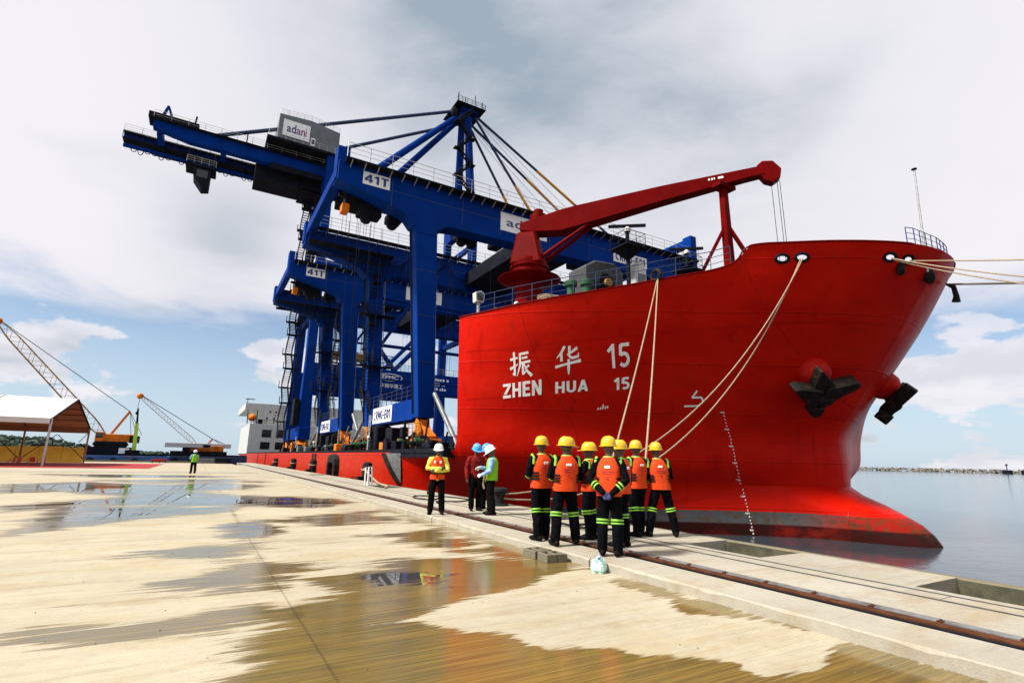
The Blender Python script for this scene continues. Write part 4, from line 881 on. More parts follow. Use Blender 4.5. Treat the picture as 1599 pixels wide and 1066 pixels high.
def gantry_crane(Yf, Yr, number, label, detail=True):
    g = thing('rail_gantry_crane', label, 'gantry crane', (13.5, Yf, LOWZ), group='blue rail gantry cranes on deck')
    P = lambda mb, name, m=BLUE, parent=None, **k: mb.build(name, m, parent if parent is not None else g, **k)
    # girders
    gp = [(6.0, 20.45), (6.0, 21.95), (42.4, 21.95), (42.4, 20.2), (39.5, 19.0), (15.2, 18.95), (14.3, 18.85), (13.7, 18.4), (11.75, 18.4), (11.2, 19.05), (9.9, 19.5), (8.2, 20.0)]
    fg = P(MB().prism(gp, 1, Yf, Yf + 1.4), 'girder', bevel=.04)
    rg = P(MB().prism([(x_, z_ - .15) for x_, z_ in gp], 1, Yr, Yr + 1.4), 'girder', bevel=.04)
    for yg, gi in ((Yf, fg), (Yr, rg)):
        MB().box((6.4, yg - .75, 21.82), (42, yg - .01, 21.92)).build('walkway', 'dark_steel', gi)
        b = MB()
        for x_ in np.arange(6.8, 42, .95): b.beam((x_, yg - .7, 21.80), (x_, yg - .02, 21.55), .07, .07)
        b.build('walkway_brackets', 'galv', gi)
        railing([(6.4, yg - .72, 21.92), (24, yg - .72, 21.92), (42, yg - .72, 21.92)], 1.1, 1.6, .025).build('walkway_railing', 'galv', gi)
        MB().box((6.5, yg + 1.42, 18.95 + 1.0), (41, yg + 1.75, 20.15)).build('trolley_rail_beam', 'dark_steel', gi)
    # end ties
    for x_, zt in ((6.0, 23.1), (42.0, 25.0)):
        for yg in (Yf + .2, Yr + .2):
            P(MB().box((x_ - .1, yg - .1, 20.6), (x_ + .75, yg + 1.0, zt if yg < Yr else zt - .6)), 'end_post', bevel=.03)
        zb_ = 21.7 if x_ < 10 else 24.5
        P(MB().box((x_ + .06, Yf + 1.0, zb_ - .55), (x_ + .66, Yr + .25, zb_ + .35)), 'end_tie', bevel=.03)
    # legs: wide and haunched at the top, slimmer at the sill
    for yg in (Yf, Yr):
        for x0, x1, b0, b1 in ((11.85, 13.6, 12.95, 14.15), (36.4, 38.1, 36.4, 37.6)) if yg == Yf else ((12.0, 13.45, 12.95, 14.05), (36.5, 37.9, 36.5, 37.5)):
            lg = MB()
            lg.add([(b0, yg + .02, 4.3), (b1, yg + .02, 4.3), (b1, yg + 1.38, 4.3), (b0, yg + 1.38, 4.3), (x0, yg - .03, 18.9), (x1, yg - .03, 18.9), (x1, yg + 1.43, 18.9), (x0, yg + 1.43, 18.9)],
                   [(0, 3, 2, 1), (4, 5, 6, 7), (0, 1, 5, 4), (1, 2, 6, 5), (2, 3, 7, 6), (3, 0, 4, 7)])
            lo = P(lg, 'leg', bevel=.04)
            MB().box((x0 - .02, yg - .06, 17.9), (x1 + .02, yg - .02, 18.0)).build('flange', BLUE, lo)
    for x0, x1 in ((13.0, 14.25), (36.5, 37.8)):
        sl_ = P(MB().box((x0, Yf + 1.38, 4.2), (x1, Yr + .03, 5.72)), 'sill_beam', bevel=.04)
    # weld seams and stiffener lines on the plating
    for yg, gi in ((Yf, fg), (Yr, rg)):
        b = MB()
        for x_ in (9.9, 15.6, 19.0, 23.9, 28.2, 32.9, 37.4): b.box((x_, yg - .016, 19.3), (x_ + .05, yg + .01, 21.75))
        b.box((8.6, yg - .014, 20.62), (41.5, yg + .01, 20.66)); b.build('weld_seams', 'rail_paint', gi)
    # draped power cables and a lattice service walk along the rear girder
    b = MB()
    for k_ in range(6):
        x_ = 12.5 + k_ * 3.6
        b.tube([(x_ + 3.6 * t, Yr - .25, 21.2 - 1.5 * 4 * t * (1 - t)) for t in np.linspace(0, 1, 11)], .06, 5)
    P(b, 'draped_cables', 'dark_steel')
    b = MB(); b.box((6.2, Yr - 1.25, 20.3), (14.0, Yr - .1, 20.38)); b.box((6.2, Yr - 1.25, 19.2), (13.2, Yr - .9, 19.26))
    for x_ in np.arange(6.2, 14, .55):
        b.tube([(x_, Yr - 1.2, 20.35), (x_, Yr - 1.2, 21.45)], .028, 4); b.tube([(x_, Yr - 1.2, 20.35), (x_ + .55, Yr - 1.2, 19.25)], .03, 4); b.tube([(x_, Yr - 1.2, 19.25), (x_, Yr - 1.2, 20.35)], .03, 4)
    for z_ in (20.9, 21.45): b.tube([(6.2, Yr - 1.2, z_), (14, Yr - 1.2, z_)], .03, 4)
    P(b, 'lattice_walkway', 'dark_steel')
    # dark running gear under the front girder
    for x_, w_, h_ in ((8.0, 1.7, .9), (10.2, 1.1, .7), (16.0, 1.6, .8), (19.2, 1.0, .5), (27.5, 2.4, .8), (33, 1.4, .6)): P(MB().box((x_, Yf + 1.45, 19.0), (x_ + w_, Yf + 2.6, 19.0 + h_)), 'running_gear', 'dark_steel', bevel=.08)
    for x_ in (8.6, 10.6, 16.4, 17.3): P(MB().tube([(x_, Yf + 1.5, 18.8), (x_, Yf + 1.9, 18.8)], .42, 14), 'sheave', 'dark_steel', smooth=40)
    # caged ladder, conduits and lamps on the legs
    for yg in (Yf, Yr):
        b = MB()
        for ox in (0, .42): b.tube([(14.22, yg + .3 + ox, 5.0), (13.7, yg + .3 + ox, 18.4)], .03, 4)
        for z_ in np.arange(5.2, 18.3, .45): b.tube([(14.22 - .52 * (z_ - 5) / 13.4, yg + .3, z_), (14.22 - .52 * (z_ - 5) / 13.4, yg + .72, z_)], .022, 4)
        P(b, 'leg_ladder', 'galv')
        P(MB().tube([(12.90, yg + 1.1, 4.6), (12.42, yg + 1.1, 11.0), (11.86, yg + 1.1, 18.7)], .06, 5).tube([(12.92, yg + .9, 4.6), (12.44, yg + .9, 11.0), (11.88, yg + .9, 18.7)], .04, 5), 'conduit', 'dark_steel')
        b = MB()
        for z_ in (8.2, 11.6, 15.0): t_ = (z_ - 4.3) / 14.6; b.box((12.95 - 1.1 * t_ + .01, yg - .035, z_), (14.15 - .6 * t_ - .03, yg + .03, z_ + .04))
        P(b, 'splice_lines', 'rail_paint')
    P(railing([(13.05, Yf + 1.6, 5.72), (13.05, Yr - .1, 5.72)], 1.0, 1.2, .025), 'sill_railing', 'rail_paint')
    for yg in (Yf + 2.2, Yr - 2.0): P(MB().tube([(12.8, yg, 4.2), (12.8, yg, 2.2)], .10, 6).box((12.55, yg - .3, 3.0), (13.0, yg + .3, 3.7)), 'rail_clamp', 'dark_steel')
    # trolley with its gear
    tr = P(MB().box((22, Yf + 1.6, 19.2), (27, Yr - .2, 20.6)), 'trolley', 'dark_steel')
    MB().box((23, Yf + 2.2, 20.6), (26, Yf + 6, 22.4)).build('trolley_machinery', 'orange_steel', tr)
    P(MB().box((7.0, Yf + 1.5, 19.5), (9.4, Yf + 2.6, 20.35)), 'cable_platform', 'dark_steel'); P(MB().box((6.8, Yf + 1.5, 18.9), (7.3, Yf + 2.3, 19.5)), 'limit_stop', 'orange_steel')
    b = MB()
    for k_ in range(9): b.tube([(9.6 + k_ * .7, Yr - .4, 20.2), (9.75 + k_ * .7, Yr - .4, 18.9 - .3 * (k_ % 3)), (9.95 + k_ * .7, Yr - .4, 18.8 - .3 * (k_ % 3)), (10.2 + k_ * .7, Yr - .4, 20.2)], .045, 5)
    P(b, 'festoon_cables', 'dark_steel')
    for k_ in range(6): P(MB().tube([(8.4 + k_ * .45, Yf + 3 + (k_ % 2) * 5, 19.0), (8.4 + k_ * .45 + .1, Yf + 3 + (k_ % 2) * 5, 9.0)], .015, 4), 'hoist_wire', 'dark_steel')
    # bogies
    for yg in (Yf + .7, Yr + .7):
        for xb in (13.6, 37.1):
            bo = P(MB().prism([(yg - 1.7, 2.75), (yg - 1.95, 3.0), (yg - 1.2, 3.35), (yg - .55, 3.75), (yg - .45, 4.2), (yg + .45, 4.2), (yg + .55, 3.75), (yg + 1.2, 3.35), (yg + 1.95, 3.0), (yg + 1.7, 2.75)], 0, xb - .32, xb + .32), 'bogie', 'orange_steel', bevel=.04)
            for dy in (-1.6, 0, 1.6): MB().tube([(xb - .42, yg + dy, 2.95 + (.55 if dy == 0 else 0)), (xb + .42, yg + dy, 2.95 + (.55 if dy == 0 else 0))], .16, 12).build('pivot_pin', 'dark_steel', bo, smooth=40)
            MB().box((xb - .62, yg - .35, 2.35), (xb - .34, yg + .35, 3.3)).build('brake_box', 'dark_steel', bo, bevel=.04); MB().tube([(xb - .5, yg - 2.6, 2.5), (xb - .5, yg - 2.2, 2.9)], .12, 8).build('buffer', 'dark_steel', bo)
            railing([(xb - .75, yg - 1.6, 3.0), (xb - .75, yg + 1.6, 3.0)], .9, .8, .025).build('bogie_rail', 'yellow_steel', bo)
            for dy in (-1.6, 1.6):
                MB().prism([(yg + dy - .95, 2.3), (yg + dy - .8, 2.85), (yg + dy + .8, 2.85), (yg + dy + .95, 2.3)], 0, xb - .46, xb + .46).build('wheel_truck', 'orange_steel', bo)
                for d2 in (-.5, .5): MB().tube([(xb - .14, yg + dy + d2, 2.28), (xb + .14, yg + dy + d2, 2.28)], .40, 16).build('wheel', 'steel_rail', bo, smooth=40)
                MB().tube([(xb - 1.15, yg + dy, 2.6), (xb - .45, yg + dy, 2.6)], .30, 12).build('drive_motor', 'green_motor', bo, smooth=40)
            MB().beam((xb - .55, yg - .9, 3.2), (xb - .55, yg - .1, 4.1), .12, .5).build('guard_plate', 'orange_steel', bo)
        # sea-fastening braces
        if yg > Yf + 2: P(MB().tube([(13.2, yg + .3, 5.6), (12.3, yg + 3.0, LOWZ)], .15, 10), 'sea_fastening_brace', 'grey_steel', smooth=True)
        P(MB().tube([(14.0, yg - .9, 6.0), (14.6, yg - 4.4, LOWZ)], .17, 10), 'sea_fastening_brace', 'grey_steel', smooth=True)
    P(MB().box((12.75, Yf + 5, 2.0), (13.9, Yf + 6.6, 3.8)), 'control_cabinet', 'dark_steel', bevel=.04)
    P(MB().box((12.6, Yf + 8.6, 1.9), (13.9, Yf + 9.6, 4.1)), 'cable_drum', 'dark_steel', bevel=.1)
    P(MB().box((12.3, (Yf + Yr) / 2 - 7, LOWZ - .01), (15.2, (Yf + Yr) / 2 + 8.5, LOWZ + .18)), 'ground_skid_beam', 'dark_steel')
    # stair flights on the rear leg
    b = MB(); zz = 5.4; sgn = 1
    while zz < 18:
        flight(b, (12.5, Yr - .2 - .9 * sgn, zz), (12.5, Yr - .2 + .9 * sgn, zz + 2.0), .6, .05, 7)
        b.box((12.1, Yr - .2 + .9 * sgn - .35, zz + 1.97), (12.9, Yr - .2 + .9 * sgn + .35, zz + 2.03)); zz += 2.0; sgn = -sgn
    P(b, 'stairs', 'dark_steel')
    b = MB(); zz = 5.72; sgn = 1                                     # second stair run beside the front leg
    while zz < 17.5:
        flight(b, (12.2, Yf + 2.6 - .9 * sgn, zz), (12.2, Yf + 2.6 + .9 * sgn, zz + 2.1), .55, .045, 7)
        b.box((11.8, Yf + 2.6 + .9 * sgn - .35, zz + 2.07), (12.95, Yf + 2.6 + .9 * sgn + .35, zz + 2.13)); zz += 2.1; sgn = -sgn
    if number != 'E01': P(b, 'stairs', 'dark_steel')
    for zz in (9.6, 14.4):                                           # service platforms round the rear legs
        pf = P(MB().box((11.3, Yr - 1.0, zz), (14.6, Yr - .04, zz + .07)), 'leg_platform', 'dark_steel'); railing([(11.3, Yr - .02, zz + .07), (11.3, Yr - 1.0, zz + .07), (14.6, Yr - 1.0, zz + .07), (14.6, Yr - .02, zz + .07)], 1.0, .8, .03).build('platform_railing', 'dark_steel', pf)
    for zz, r_ in ((16.6, .16), (12.0, .13)): P(MB().tube([(13.6, Yr + .7, zz), (36.8, Yr + .7, zz)], r_, 8), 'cross_pipe', smooth=True)
    P(MB().tube([(14.0, Yr + .7, 12.2), (18.0, Yr + .7, 18.9)], .16, 8), 'knee_brace', smooth=True)
    for k_ in range(7): P(MB().tube([(16.5 + k_ * 1.3, Yf + 4 + (k_ % 3) * 2.5, 19.0), (16.3 + k_ * 1.35, Yf + 4 + (k_ % 3) * 2.5, 7.5)], .014, 4), 'hoist_wire', 'dark_steel')
    # ladder beside the front leg foot
    b = MB()
    for ox in (0, .4): b.tube([(12.3, Yf + 9.5 + ox, LOWZ), (12.3, Yf + 9.5 + ox, 5.0)], .035, 5)
    for k_ in range(9): b.tube([(12.3, Yf + 9.5, LOWZ + .35 * k_ + .2), (12.3, Yf + 9.9, LOWZ + .35 * k_ + .2)], .025, 4)
    P(b, 'ladder', 'galv')
    # signs
    y_ = Yf - .03
    def sign(x0, x1, z0, z1, txt, mcol='ink_blue', bold=.045):
        s_ = P(MB().box((x0, y_, z0), (x1, Yf + .01, z1)), 'sign_panel', 'sign_white')
        mx, mz = (x1 - x0) * .06, (z1 - z0) * .17
        sign_text(txt, (x0 + mx, y_ - .012, z0 + mz), (x1 - x0 - 2 * mx, 0, 0), (0, 0, z1 - z0 - 2 * mz), mcol, s_, .20); return s_
    sign(7.75, 9.72, 20.58, 21.55, '41T')
    s_ = P(MB().box((19.05, y_, 19.85), (23.6, Yf + .01, 21.45)), 'sign_panel', 'sign_white')
    adani((19.6, y_ - .012, 20.3), (3.4, 0, 0), (0, 0, .8), s_)
    sign(31.1, 35.3, 19.75, 20.85, 'CRMG-' + number)
    s_ = P(MB().box((12.965, 41.1 - 35 + Yf, 4.36), (13.01, 46.3 - 35 + Yf, 5.66)), 'sign_panel', 'sign_white')
    sign_text('CRMG-' + number, (12.95, 46.0 - 35 + Yf, 4.62), (0, -4.6, 0), (0, 0, .78), 'ink_blue', s_, .17)
    return g
def adani(o, u, v, parent):
    """word mark in joined round letters, shading from blue over purple to red"""
    o, u, v = Vector(o), Vector(u), Vector(v)
    wds = [('a', .21, .64, 'ink_blue'), ('d', .21, 1.0, 'ink_blue'), ('a', .21, .64, 'ink_purple'), ('n', .20, .64, 'ink_purple'), ('i', .045, .92, 'ink_red')]
    x_ = 0
    for ch, w_, h_, m_ in wds:
        text_on(ch, o + u * x_, u * w_, v * h_, m_, parent, .012); x_ += w_ + .027
gantry_crane(35.0, 48.0, 'E01', 'blue rail gantry crane CRMG-E01 standing next to the forecastle')
gantry_crane(58.0, 70.0, 'E02', 'blue rail gantry crane CRMG-E02 behind the first gantry crane')

# ================================================================== ship-to-shore crane at the back
sts = thing('quay_crane', 'tall blue quay crane with grey machine house and A-frame top', 'quay crane', (28, 97, LOWZ))
Q = lambda mb, name, m=BLUE, parent=None, **k: mb.build(name, m, parent if parent is not None else sts, **k)
YF, YR, XN, XF = 90.0, 103.0, 14.0, 42.6
G1, G2, ZG = 92.6, 99.6, 50.6
for yg in (YF, YR):
    for xg in (XN, XF):
        Q(MB().frustum((xg - .9, yg - 1.1), (xg + 1.1, yg + 1.1), 4.0, (xg - .6, yg - .7), (xg + .8, yg + .8), 17.0), 'leg', bevel=.05)
        Q(MB().frustum((xg - .6, yg - .7), (xg + .8, yg + .8), 17.0, (xg - .6, yg - .7), (xg + .8, yg + .8), ZG + 3.2), 'leg', bevel=.05)
    Q(MB().box((XN + .8, yg - .6, 12.6), (XF - .6, yg + .7, 16.5)), 'portal_beam', bevel=.05)
    Q(MB().tube([(XN + .5, yg, 34), (XF - .4, yg, 33)], .55, 12), 'horizontal_brace', smooth=True)
    Q(MB().tube([(XN + .6, yg, 33.2), ((XN + XF) / 2, yg, 16.6)], .42, 12), 'diagonal_brace', smooth=True)
    Q(MB().tube([(XF - .4, yg, 32.4), ((XN + XF) / 2, yg, 16.6)], .42, 12), 'diagonal_brace', smooth=True)
for zz in (24, 34, 43): 
    for xg in (XN, XF): Q(MB().box((xg - .35, YF + .7, zz), (xg + .45, YR - .6, zz + .9)), 'leg_tie')
for zz in (24.9, 34.9): 
    Q(MB().box((XN - 1.3, YF + .7, zz), (XN - .65, YR - .6, zz + .08)), 'leg_walkway', 'dark_steel'); railing([(XN - 1.25, YF + .7, zz), (XN - 1.25, YR - .6, zz)], 1.1, 1.3, .04).build('leg_railing', 'dark_steel', sts)
Q(MB().box((XN - 1.7, YF - 1.3, 6.2), (XN - .95, YF + 1.2, 10.4)), 'electrical_cabinet', 'dark_steel', bevel=.06)
for k_ in range(8): Q(MB().tube([(18 + k_ * .9, 95 + (k_ % 3), ZG), (18 + k_ * .9, 95 + (k_ % 3), 20)], .035, 4), 'hoist_wire', 'dark_steel')
Q(MB().box((17, 93, ZG - 2.2), (25, 99.2, ZG - .4)), 'trolley', 'dark_steel', bevel=.1)
Q(MB().box((17.5, 94.6, 18.6), (24.5, 97.4, 19.8)), 'head_block', 'yellow_steel', bevel=.1)
for xg in (XN, XF):
    Q(MB().box((xg - .8, YF - 1.8, 4.0), (xg + 1.0, YR + 1.8, 5.9)), 'sill_beam', bevel=.05)
    Q(MB().box((xg - .6, YF + .8, ZG - 2.6), (xg + .8, YR - .7, ZG - .05)), 'cross_beam', bevel=.05)
    for yb_ in (YF, YR):
        bo = Q(MB().prism([(yb_ - 3.2, 2.7), (yb_ - .8, 4.0), (yb_ + .8, 4.0), (yb_ + 3.2, 2.7), (yb_ + 2.8, 2.3), (yb_ - 2.8, 2.3)], 0, xg - .6, xg + .6), 'bogie', 'orange_steel', bevel=.05)
        for dy in (-2.4, -1.2, 1.2, 2.4): MB().tube([(xg - .2, yb_ + dy, 2.32), (xg + .2, yb_ + dy, 2.32)], .45, 14).build('wheel', 'steel_rail', bo, smooth=40)
railing([(XN + 1, YF - .55, 16.5), (XF - 1, YF - .55, 16.5)], 1.1, 2.0, .035).build('portal_railing', 'galv', sts)
# maker's oval and lines of lettering on the portal beam
yp = YF - .62
ring = [(27.4 + 2.3 * math.cos(a), yp, 15.2 + .62 * math.sin(a)) for a in np.linspace(0, 2 * math.pi, 32)]
mk = Q(MB().tube(ring, .07, 5, cap=False), 'maker_oval', 'sign_white')
text_on('ZPMC', (25.8, yp, 14.87), (3.2, 0, 0), (0, 0, .66), 'sign_white', mk, .02)
text_on('上海振华重工', (25.0, yp, 13.35), (4.9, 0, 0), (0, 0, .75), 'sign_white', mk, .01)
b = MB(); rm = random.Random(5)                # three rows of weathered load notes, too small to read
for k_ in range(3):
    x_ = 32.2 - .1 * k_
    while x_ < 38.2:
        w_ = rm.uniform(.18, .5); b.box((x_, yp, 15.35 - k_ * .85), (x_ + w_, yp + .05, 15.35 - k_ * .85 + rm.choice([.4, .5, .34]))); x_ += w_ + (.12 if rm.random() < .75 else .4)
b.build('load_notes', 'sign_white', mk)
# twin girders with boom
for yg, xa in ((G1, -12.5), (G2, -17.0)):
    gi = Q(MB().prism([(xa, ZG + .9), (xa, ZG + 2.2), (60, ZG + 2.2), (92, ZG + 2.0), (92, ZG + .9), (60, ZG), (xa + 5, ZG)], 1, yg - .7, yg + .7), 'boom_girder', bevel=.05)
    railing([(xa, yg - 1.4, ZG + 2.2), (20, yg - 1.4, ZG + 2.2), (60, yg - 1.4, ZG + 2.2)], 1.2, 2.4, .035).build('girder_railing', 'galv', gi)
    MB().box((xa, yg - 1.45, ZG + 2.08), (60, yg - .7, ZG + 2.2)).build('girder_walkway', 'dark_steel', gi)
# rear end: cross ties, sheave frames, hanging festoon
for x_ in (-12.0, -3, 4, 30, 55, 75, 91): Q(MB().box((x_, G1 + .65, ZG + .4), (x_ + .8, G2 - .65, ZG + 1.6)), 'cross_tie')
for x_ in (-11.0,): 
    Q(MB().beam((x_ - .8, G1, ZG + 2.2), (x_, G1, ZG + 5.4), .5, .5, w2=.3, h2=.3), 'sheave_frame'); Q(MB().beam((x_ + 1.2, G1, ZG + 2.2), (x_, G1, ZG + 5.4), .4, .4, w2=.3, h2=.3), 'sheave_frame')
    Q(MB().box((x_ - 2.2, G1 - 1.4, ZG + 2.1), (x_ + 4.6, G1 + 1.6, ZG + 3.0)), 'sheave_platform', 'dark_steel')
Q(MB().tube([(-7.2, G1, ZG + 2.2), (-7, G1, ZG + 5.0)], .14, 6), 'light_mast', 'dark_steel'); Q(MB().tube([(.6, G1, ZG + 2.2), (.6, G1, ZG + 4.6)], .10, 6), 'light_mast', 'dark_steel')
Q(MB().box((-16.8, G2 - 2.6, ZG + .3), (4, G2 - .75, ZG + .5)), 'service_walkway', 'dark_steel'); railing([(-16.8, G2 - 2.55, ZG + .5), (-6, G2 - 2.55, ZG + .5), (4, G2 - 2.55, ZG + .5)], 1.2, .9, .05).build('service_railing', 'dark_steel', sts)
fb = Q(MB().box((-16.6, G2 - 2.2, ZG - .9), (14, G2 - 1.7, ZG - .5)), 'festoon_beam')
b = MB()
for k_ in range(22):
    x_ = -15.6 + k_ * .95; h_ = .55 + .3 * math.sin(k_ * 1.9)
    b.tube([(x_, G2 - 1.95, ZG - .9), (x_ + .2, G2 - 1.95, ZG - .9 - h_ * .8), (x_ + .45, G2 - 1.95, ZG - .9 - h_), (x_ + .7, G2 - 1.95, ZG - .9 - h_ * .8), (x_ + .9, G2 - 1.95, ZG - .9)], .07, 5)
b.build('festoon_cables', 'dark_steel', fb)
for x_ in np.arange(-15, 14, 4.0): MB().box((x_, G2 - 2.1, ZG - .5), (x_ + .3, G2 - 1.8, ZG + .4)).build('hanger', 'dark_steel', fb)
cb = Q(MB().prism([(-6.3, 46.0), (-6.5, 47.6), (-3.9, 47.6), (-3.9, 44.6), (-5.0, 44.3)], 1, G1 + 1.4, G1 + 4.4), 'operator_cabin', 'dark_steel', bevel=.06)
MB().box((-5.9, G1 + 1.37, 45.9), (-4.3, G1 + 1.41, 47.2)).build('cabin_window', 'glass_dark', cb)
MB().box((-7.6, G1 + 1.2, 47.7), (-3.2, G1 + 4.8, 48.1)).tube([(-7.3, G1 + 1.4, 48.0), (-7.3, G1 + 1.4, ZG)], .09, 5).tube([(-3.6, G1 + 1.4, 48.0), (-3.6, G1 + 1.4, ZG)], .09, 5).tube([(-5.4, G2 - 1.4, 48.0), (-5.4, G2 - 1.4, ZG)], .09, 5).build('cabin_hanger', 'dark_steel', cb)
railing([(-7.5, G1 + 1.2, 48.1), (-3.3, G1 + 1.2, 48.1)], 1.1, 1.1, .04).build('cabin_railing', 'galv', cb)
# machine house
mh = Q(MB().prism([(5.0, ZG + 4.2), (5.0, ZG + 8.9), (10.2, ZG + 9.3), (15.2, ZG + 8.6), (15.2, ZG + 4.2)], 1, G1 - 2.4, G2 + 2.2), 'machine_house', 'house_grey')
b = MB()
for x_ in np.arange(5.3, 15.2, .5): b.box((x_, G1 - 2.46, ZG + 4.3), (x_ + .09, G1 - 2.39, ZG + 8.6))
b.build('cladding_ribs', 'house_grey', mh)
sg = MB().box((5.7, G1 - 2.56, ZG + 4.9), (10.1, G1 - 2.47, ZG + 8.0)).build('sign_panel', 'sign_white', mh)
adani((6.3, G1 - 2.60, ZG + 5.7), (3.3, 0, 0), (0, 0, 1.7), sg)
MB().box((10.35, G1 - 2.55, ZG + 4.4), (11.1, G1 - 2.47, ZG + 5.9)).build('louvre', 'sign_white', mh); MB().box((10.47, G1 - 2.6, ZG + 4.75), (10.98, G1 - 2.56, ZG + 5.6)).build('louvre_opening', 'glass_dark', mh)
railing([(5.1, G1 - 2.3, ZG + 8.9), (10.2, G1 - 2.3, ZG + 9.3), (15.1, G1 - 2.3, ZG + 8.6)], 1.0, 1.4, .03).build('roof_railing', 'galv', mh)
railing([(3.6, G1 - 3.5, ZG + 3.6), (15.8, G1 - 3.5, ZG + 3.6)], 1.1, 1.4, .03).build('platform_railing', 'galv', mh)
Q(MB().box((3.4, G1 - 3.6, ZG + 3.2), (16.2, G2 + 3.0, ZG + 3.6)), 'house_platform', 'dark_steel')
Q(MB().box((2.5, G1 + .8, ZG - 2.4), (16, G2 - .8, ZG + 3.2)), 'hoist_frame', 'dark_steel')
Q(MB().box((4.5, G1 - 1.2, ZG - 1.0), (13, G1 - .72, ZG - .05)), 'under_walkway', 'dark_steel')
# A-frame, mast stairs, stays
AX, AZ = 42.0, 77.5
for yg, ya in ((G1, 94.6), (G2, 97.6)):
    Q(MB().tube([(43.2, yg, ZG + 2), (AX + .4, ya, AZ)], [.95, .75], 14), 'mast_leg', smooth=True)
    Q(MB().tube([(20.2 if yg == G1 else 23.8, yg, ZG + 2), (AX, ya, AZ - .4)], [.72, .62], 12), 'back_leg', smooth=True)
    Q(MB().tube([(-4.8 if yg == G1 else 2.0, yg, ZG + 2.2), (AX - .6, ya, AZ - .4 - (0 if yg == G1 else 1.8))], .34, 10), 'backstay', 'rail_paint', smooth=True)
    A0 = Vector((AX + 1.4, ya, AZ - .3)); B0 = Vector((88, yg, ZG + 2)); C0 = Vector((61, yg, ZG + 2))
    for E_, (t0, t1) in ((B0, (.38, .62)), (C0, (.62, .98))):
        Q(MB().tube([A0, A0.lerp(E_, t0)], .30, 10), 'forestay', 'rail_paint', smooth=True)
        Q(MB().tube([A0.lerp(E_, t0), A0.lerp(E_, t1)], .33, 10), 'forestay_link', 'orange_stay', smooth=True)
        Q(MB().tube([A0.lerp(E_, t1), E_], .30, 10), 'forestay', 'rail_paint', smooth=True)
    for k_ in range(2): Q(MB().tube([(AX + 1.6, ya + .4 * k_, AZ - .6), (80 - 6 * k_, yg, ZG + 2)], .05, 5), 'boom_hoist_wire', 'galv')
hp = Q(MB().box((AX - 1.4, 93.2, AZ - 1.4), (AX + 2.4, 99, AZ + .2)), 'mast_head', bevel=.08)
MB().box((AX - 3.2, 92.0, AZ - .6), (AX + 3.6, 100, AZ - .4)).build('mast_platform', 'dark_steel', hp)
railing([(AX - 3.2, 92.0, AZ - .4), (AX + 3.6, 92.0, AZ - .4), (AX + 3.6, 100, AZ - .4)], 1.2, 1.1, .05).build('mast_railing', 'dark_steel', hp)
for x_, h_ in ((-2.6, 2.4), (-1, 1.6), (1.4, 3.0), (3.2, 2.0)): MB().tube([(AX + x_, 93, AZ - .4), (AX + x_, 93, AZ + h_)], .09, 5).build('mast_antenna', 'dark_steel', hp)
MB().ell((AX - 2.8, 94, AZ - 2.2), (1.1, .6, 1.3), 10, 7).build('sheave', 'dark_steel', hp)
b = MB(); zz = ZG + 2.4; sgn = 1
while zz < AZ - 3.5:
    cx = 41.0 - (zz - ZG) * .02
    flight(b, (cx - 1.5 * sgn, 91.6, zz), (cx + 1.5 * sgn, 91.6, zz + 3.1), .9, .10, 8)
    b.box((cx + 1.5 * sgn - .9, 91.1, zz + 3.0), (cx + 1.5 * sgn + .9, 92.4, zz + 3.12)); zz += 3.1; sgn = -sgn
Q(b, 'mast_stairs', 'dark_steel')
# stair tower on the quay side
b = MB(); zz = 4.2; sgn = 1; tx = 11.6
while zz < ZG - 3:
    flight(b, (tx, 96 - 1.6 * sgn, zz), (tx, 96 + 1.6 * sgn, zz + 2.9), 1.0, .09, 9)
    b.box((tx - .9, 96 + 1.6 * sgn - .6, zz + 2.84), (tx + 1.6, 96 + 1.6 * sgn + .6, zz + 2.95))
    for ox in (-.9, .6): b.tube([(tx + ox, 96 + 1.6 * sgn, zz + 2.9), (tx + ox, 96 + 1.6 * sgn, zz + 4.0)], .06, 4)
    zz += 2.9; sgn = -sgn
Q(b, 'stair_tower', 'dark_steel')
for oy in (-2.1, 2.1): Q(MB().tube([(tx + 1.1, 96 + oy, 2.0), (tx + 1.1, 96 + oy, ZG)], .12, 6), 'stair_post', 'dark_steel')
Q(MB().box((tx - 1.6, 93.4, ZG - 2.9), (tx + 3.2, 98.8, ZG - 2.7)), 'stair_landing', 'dark_steel')

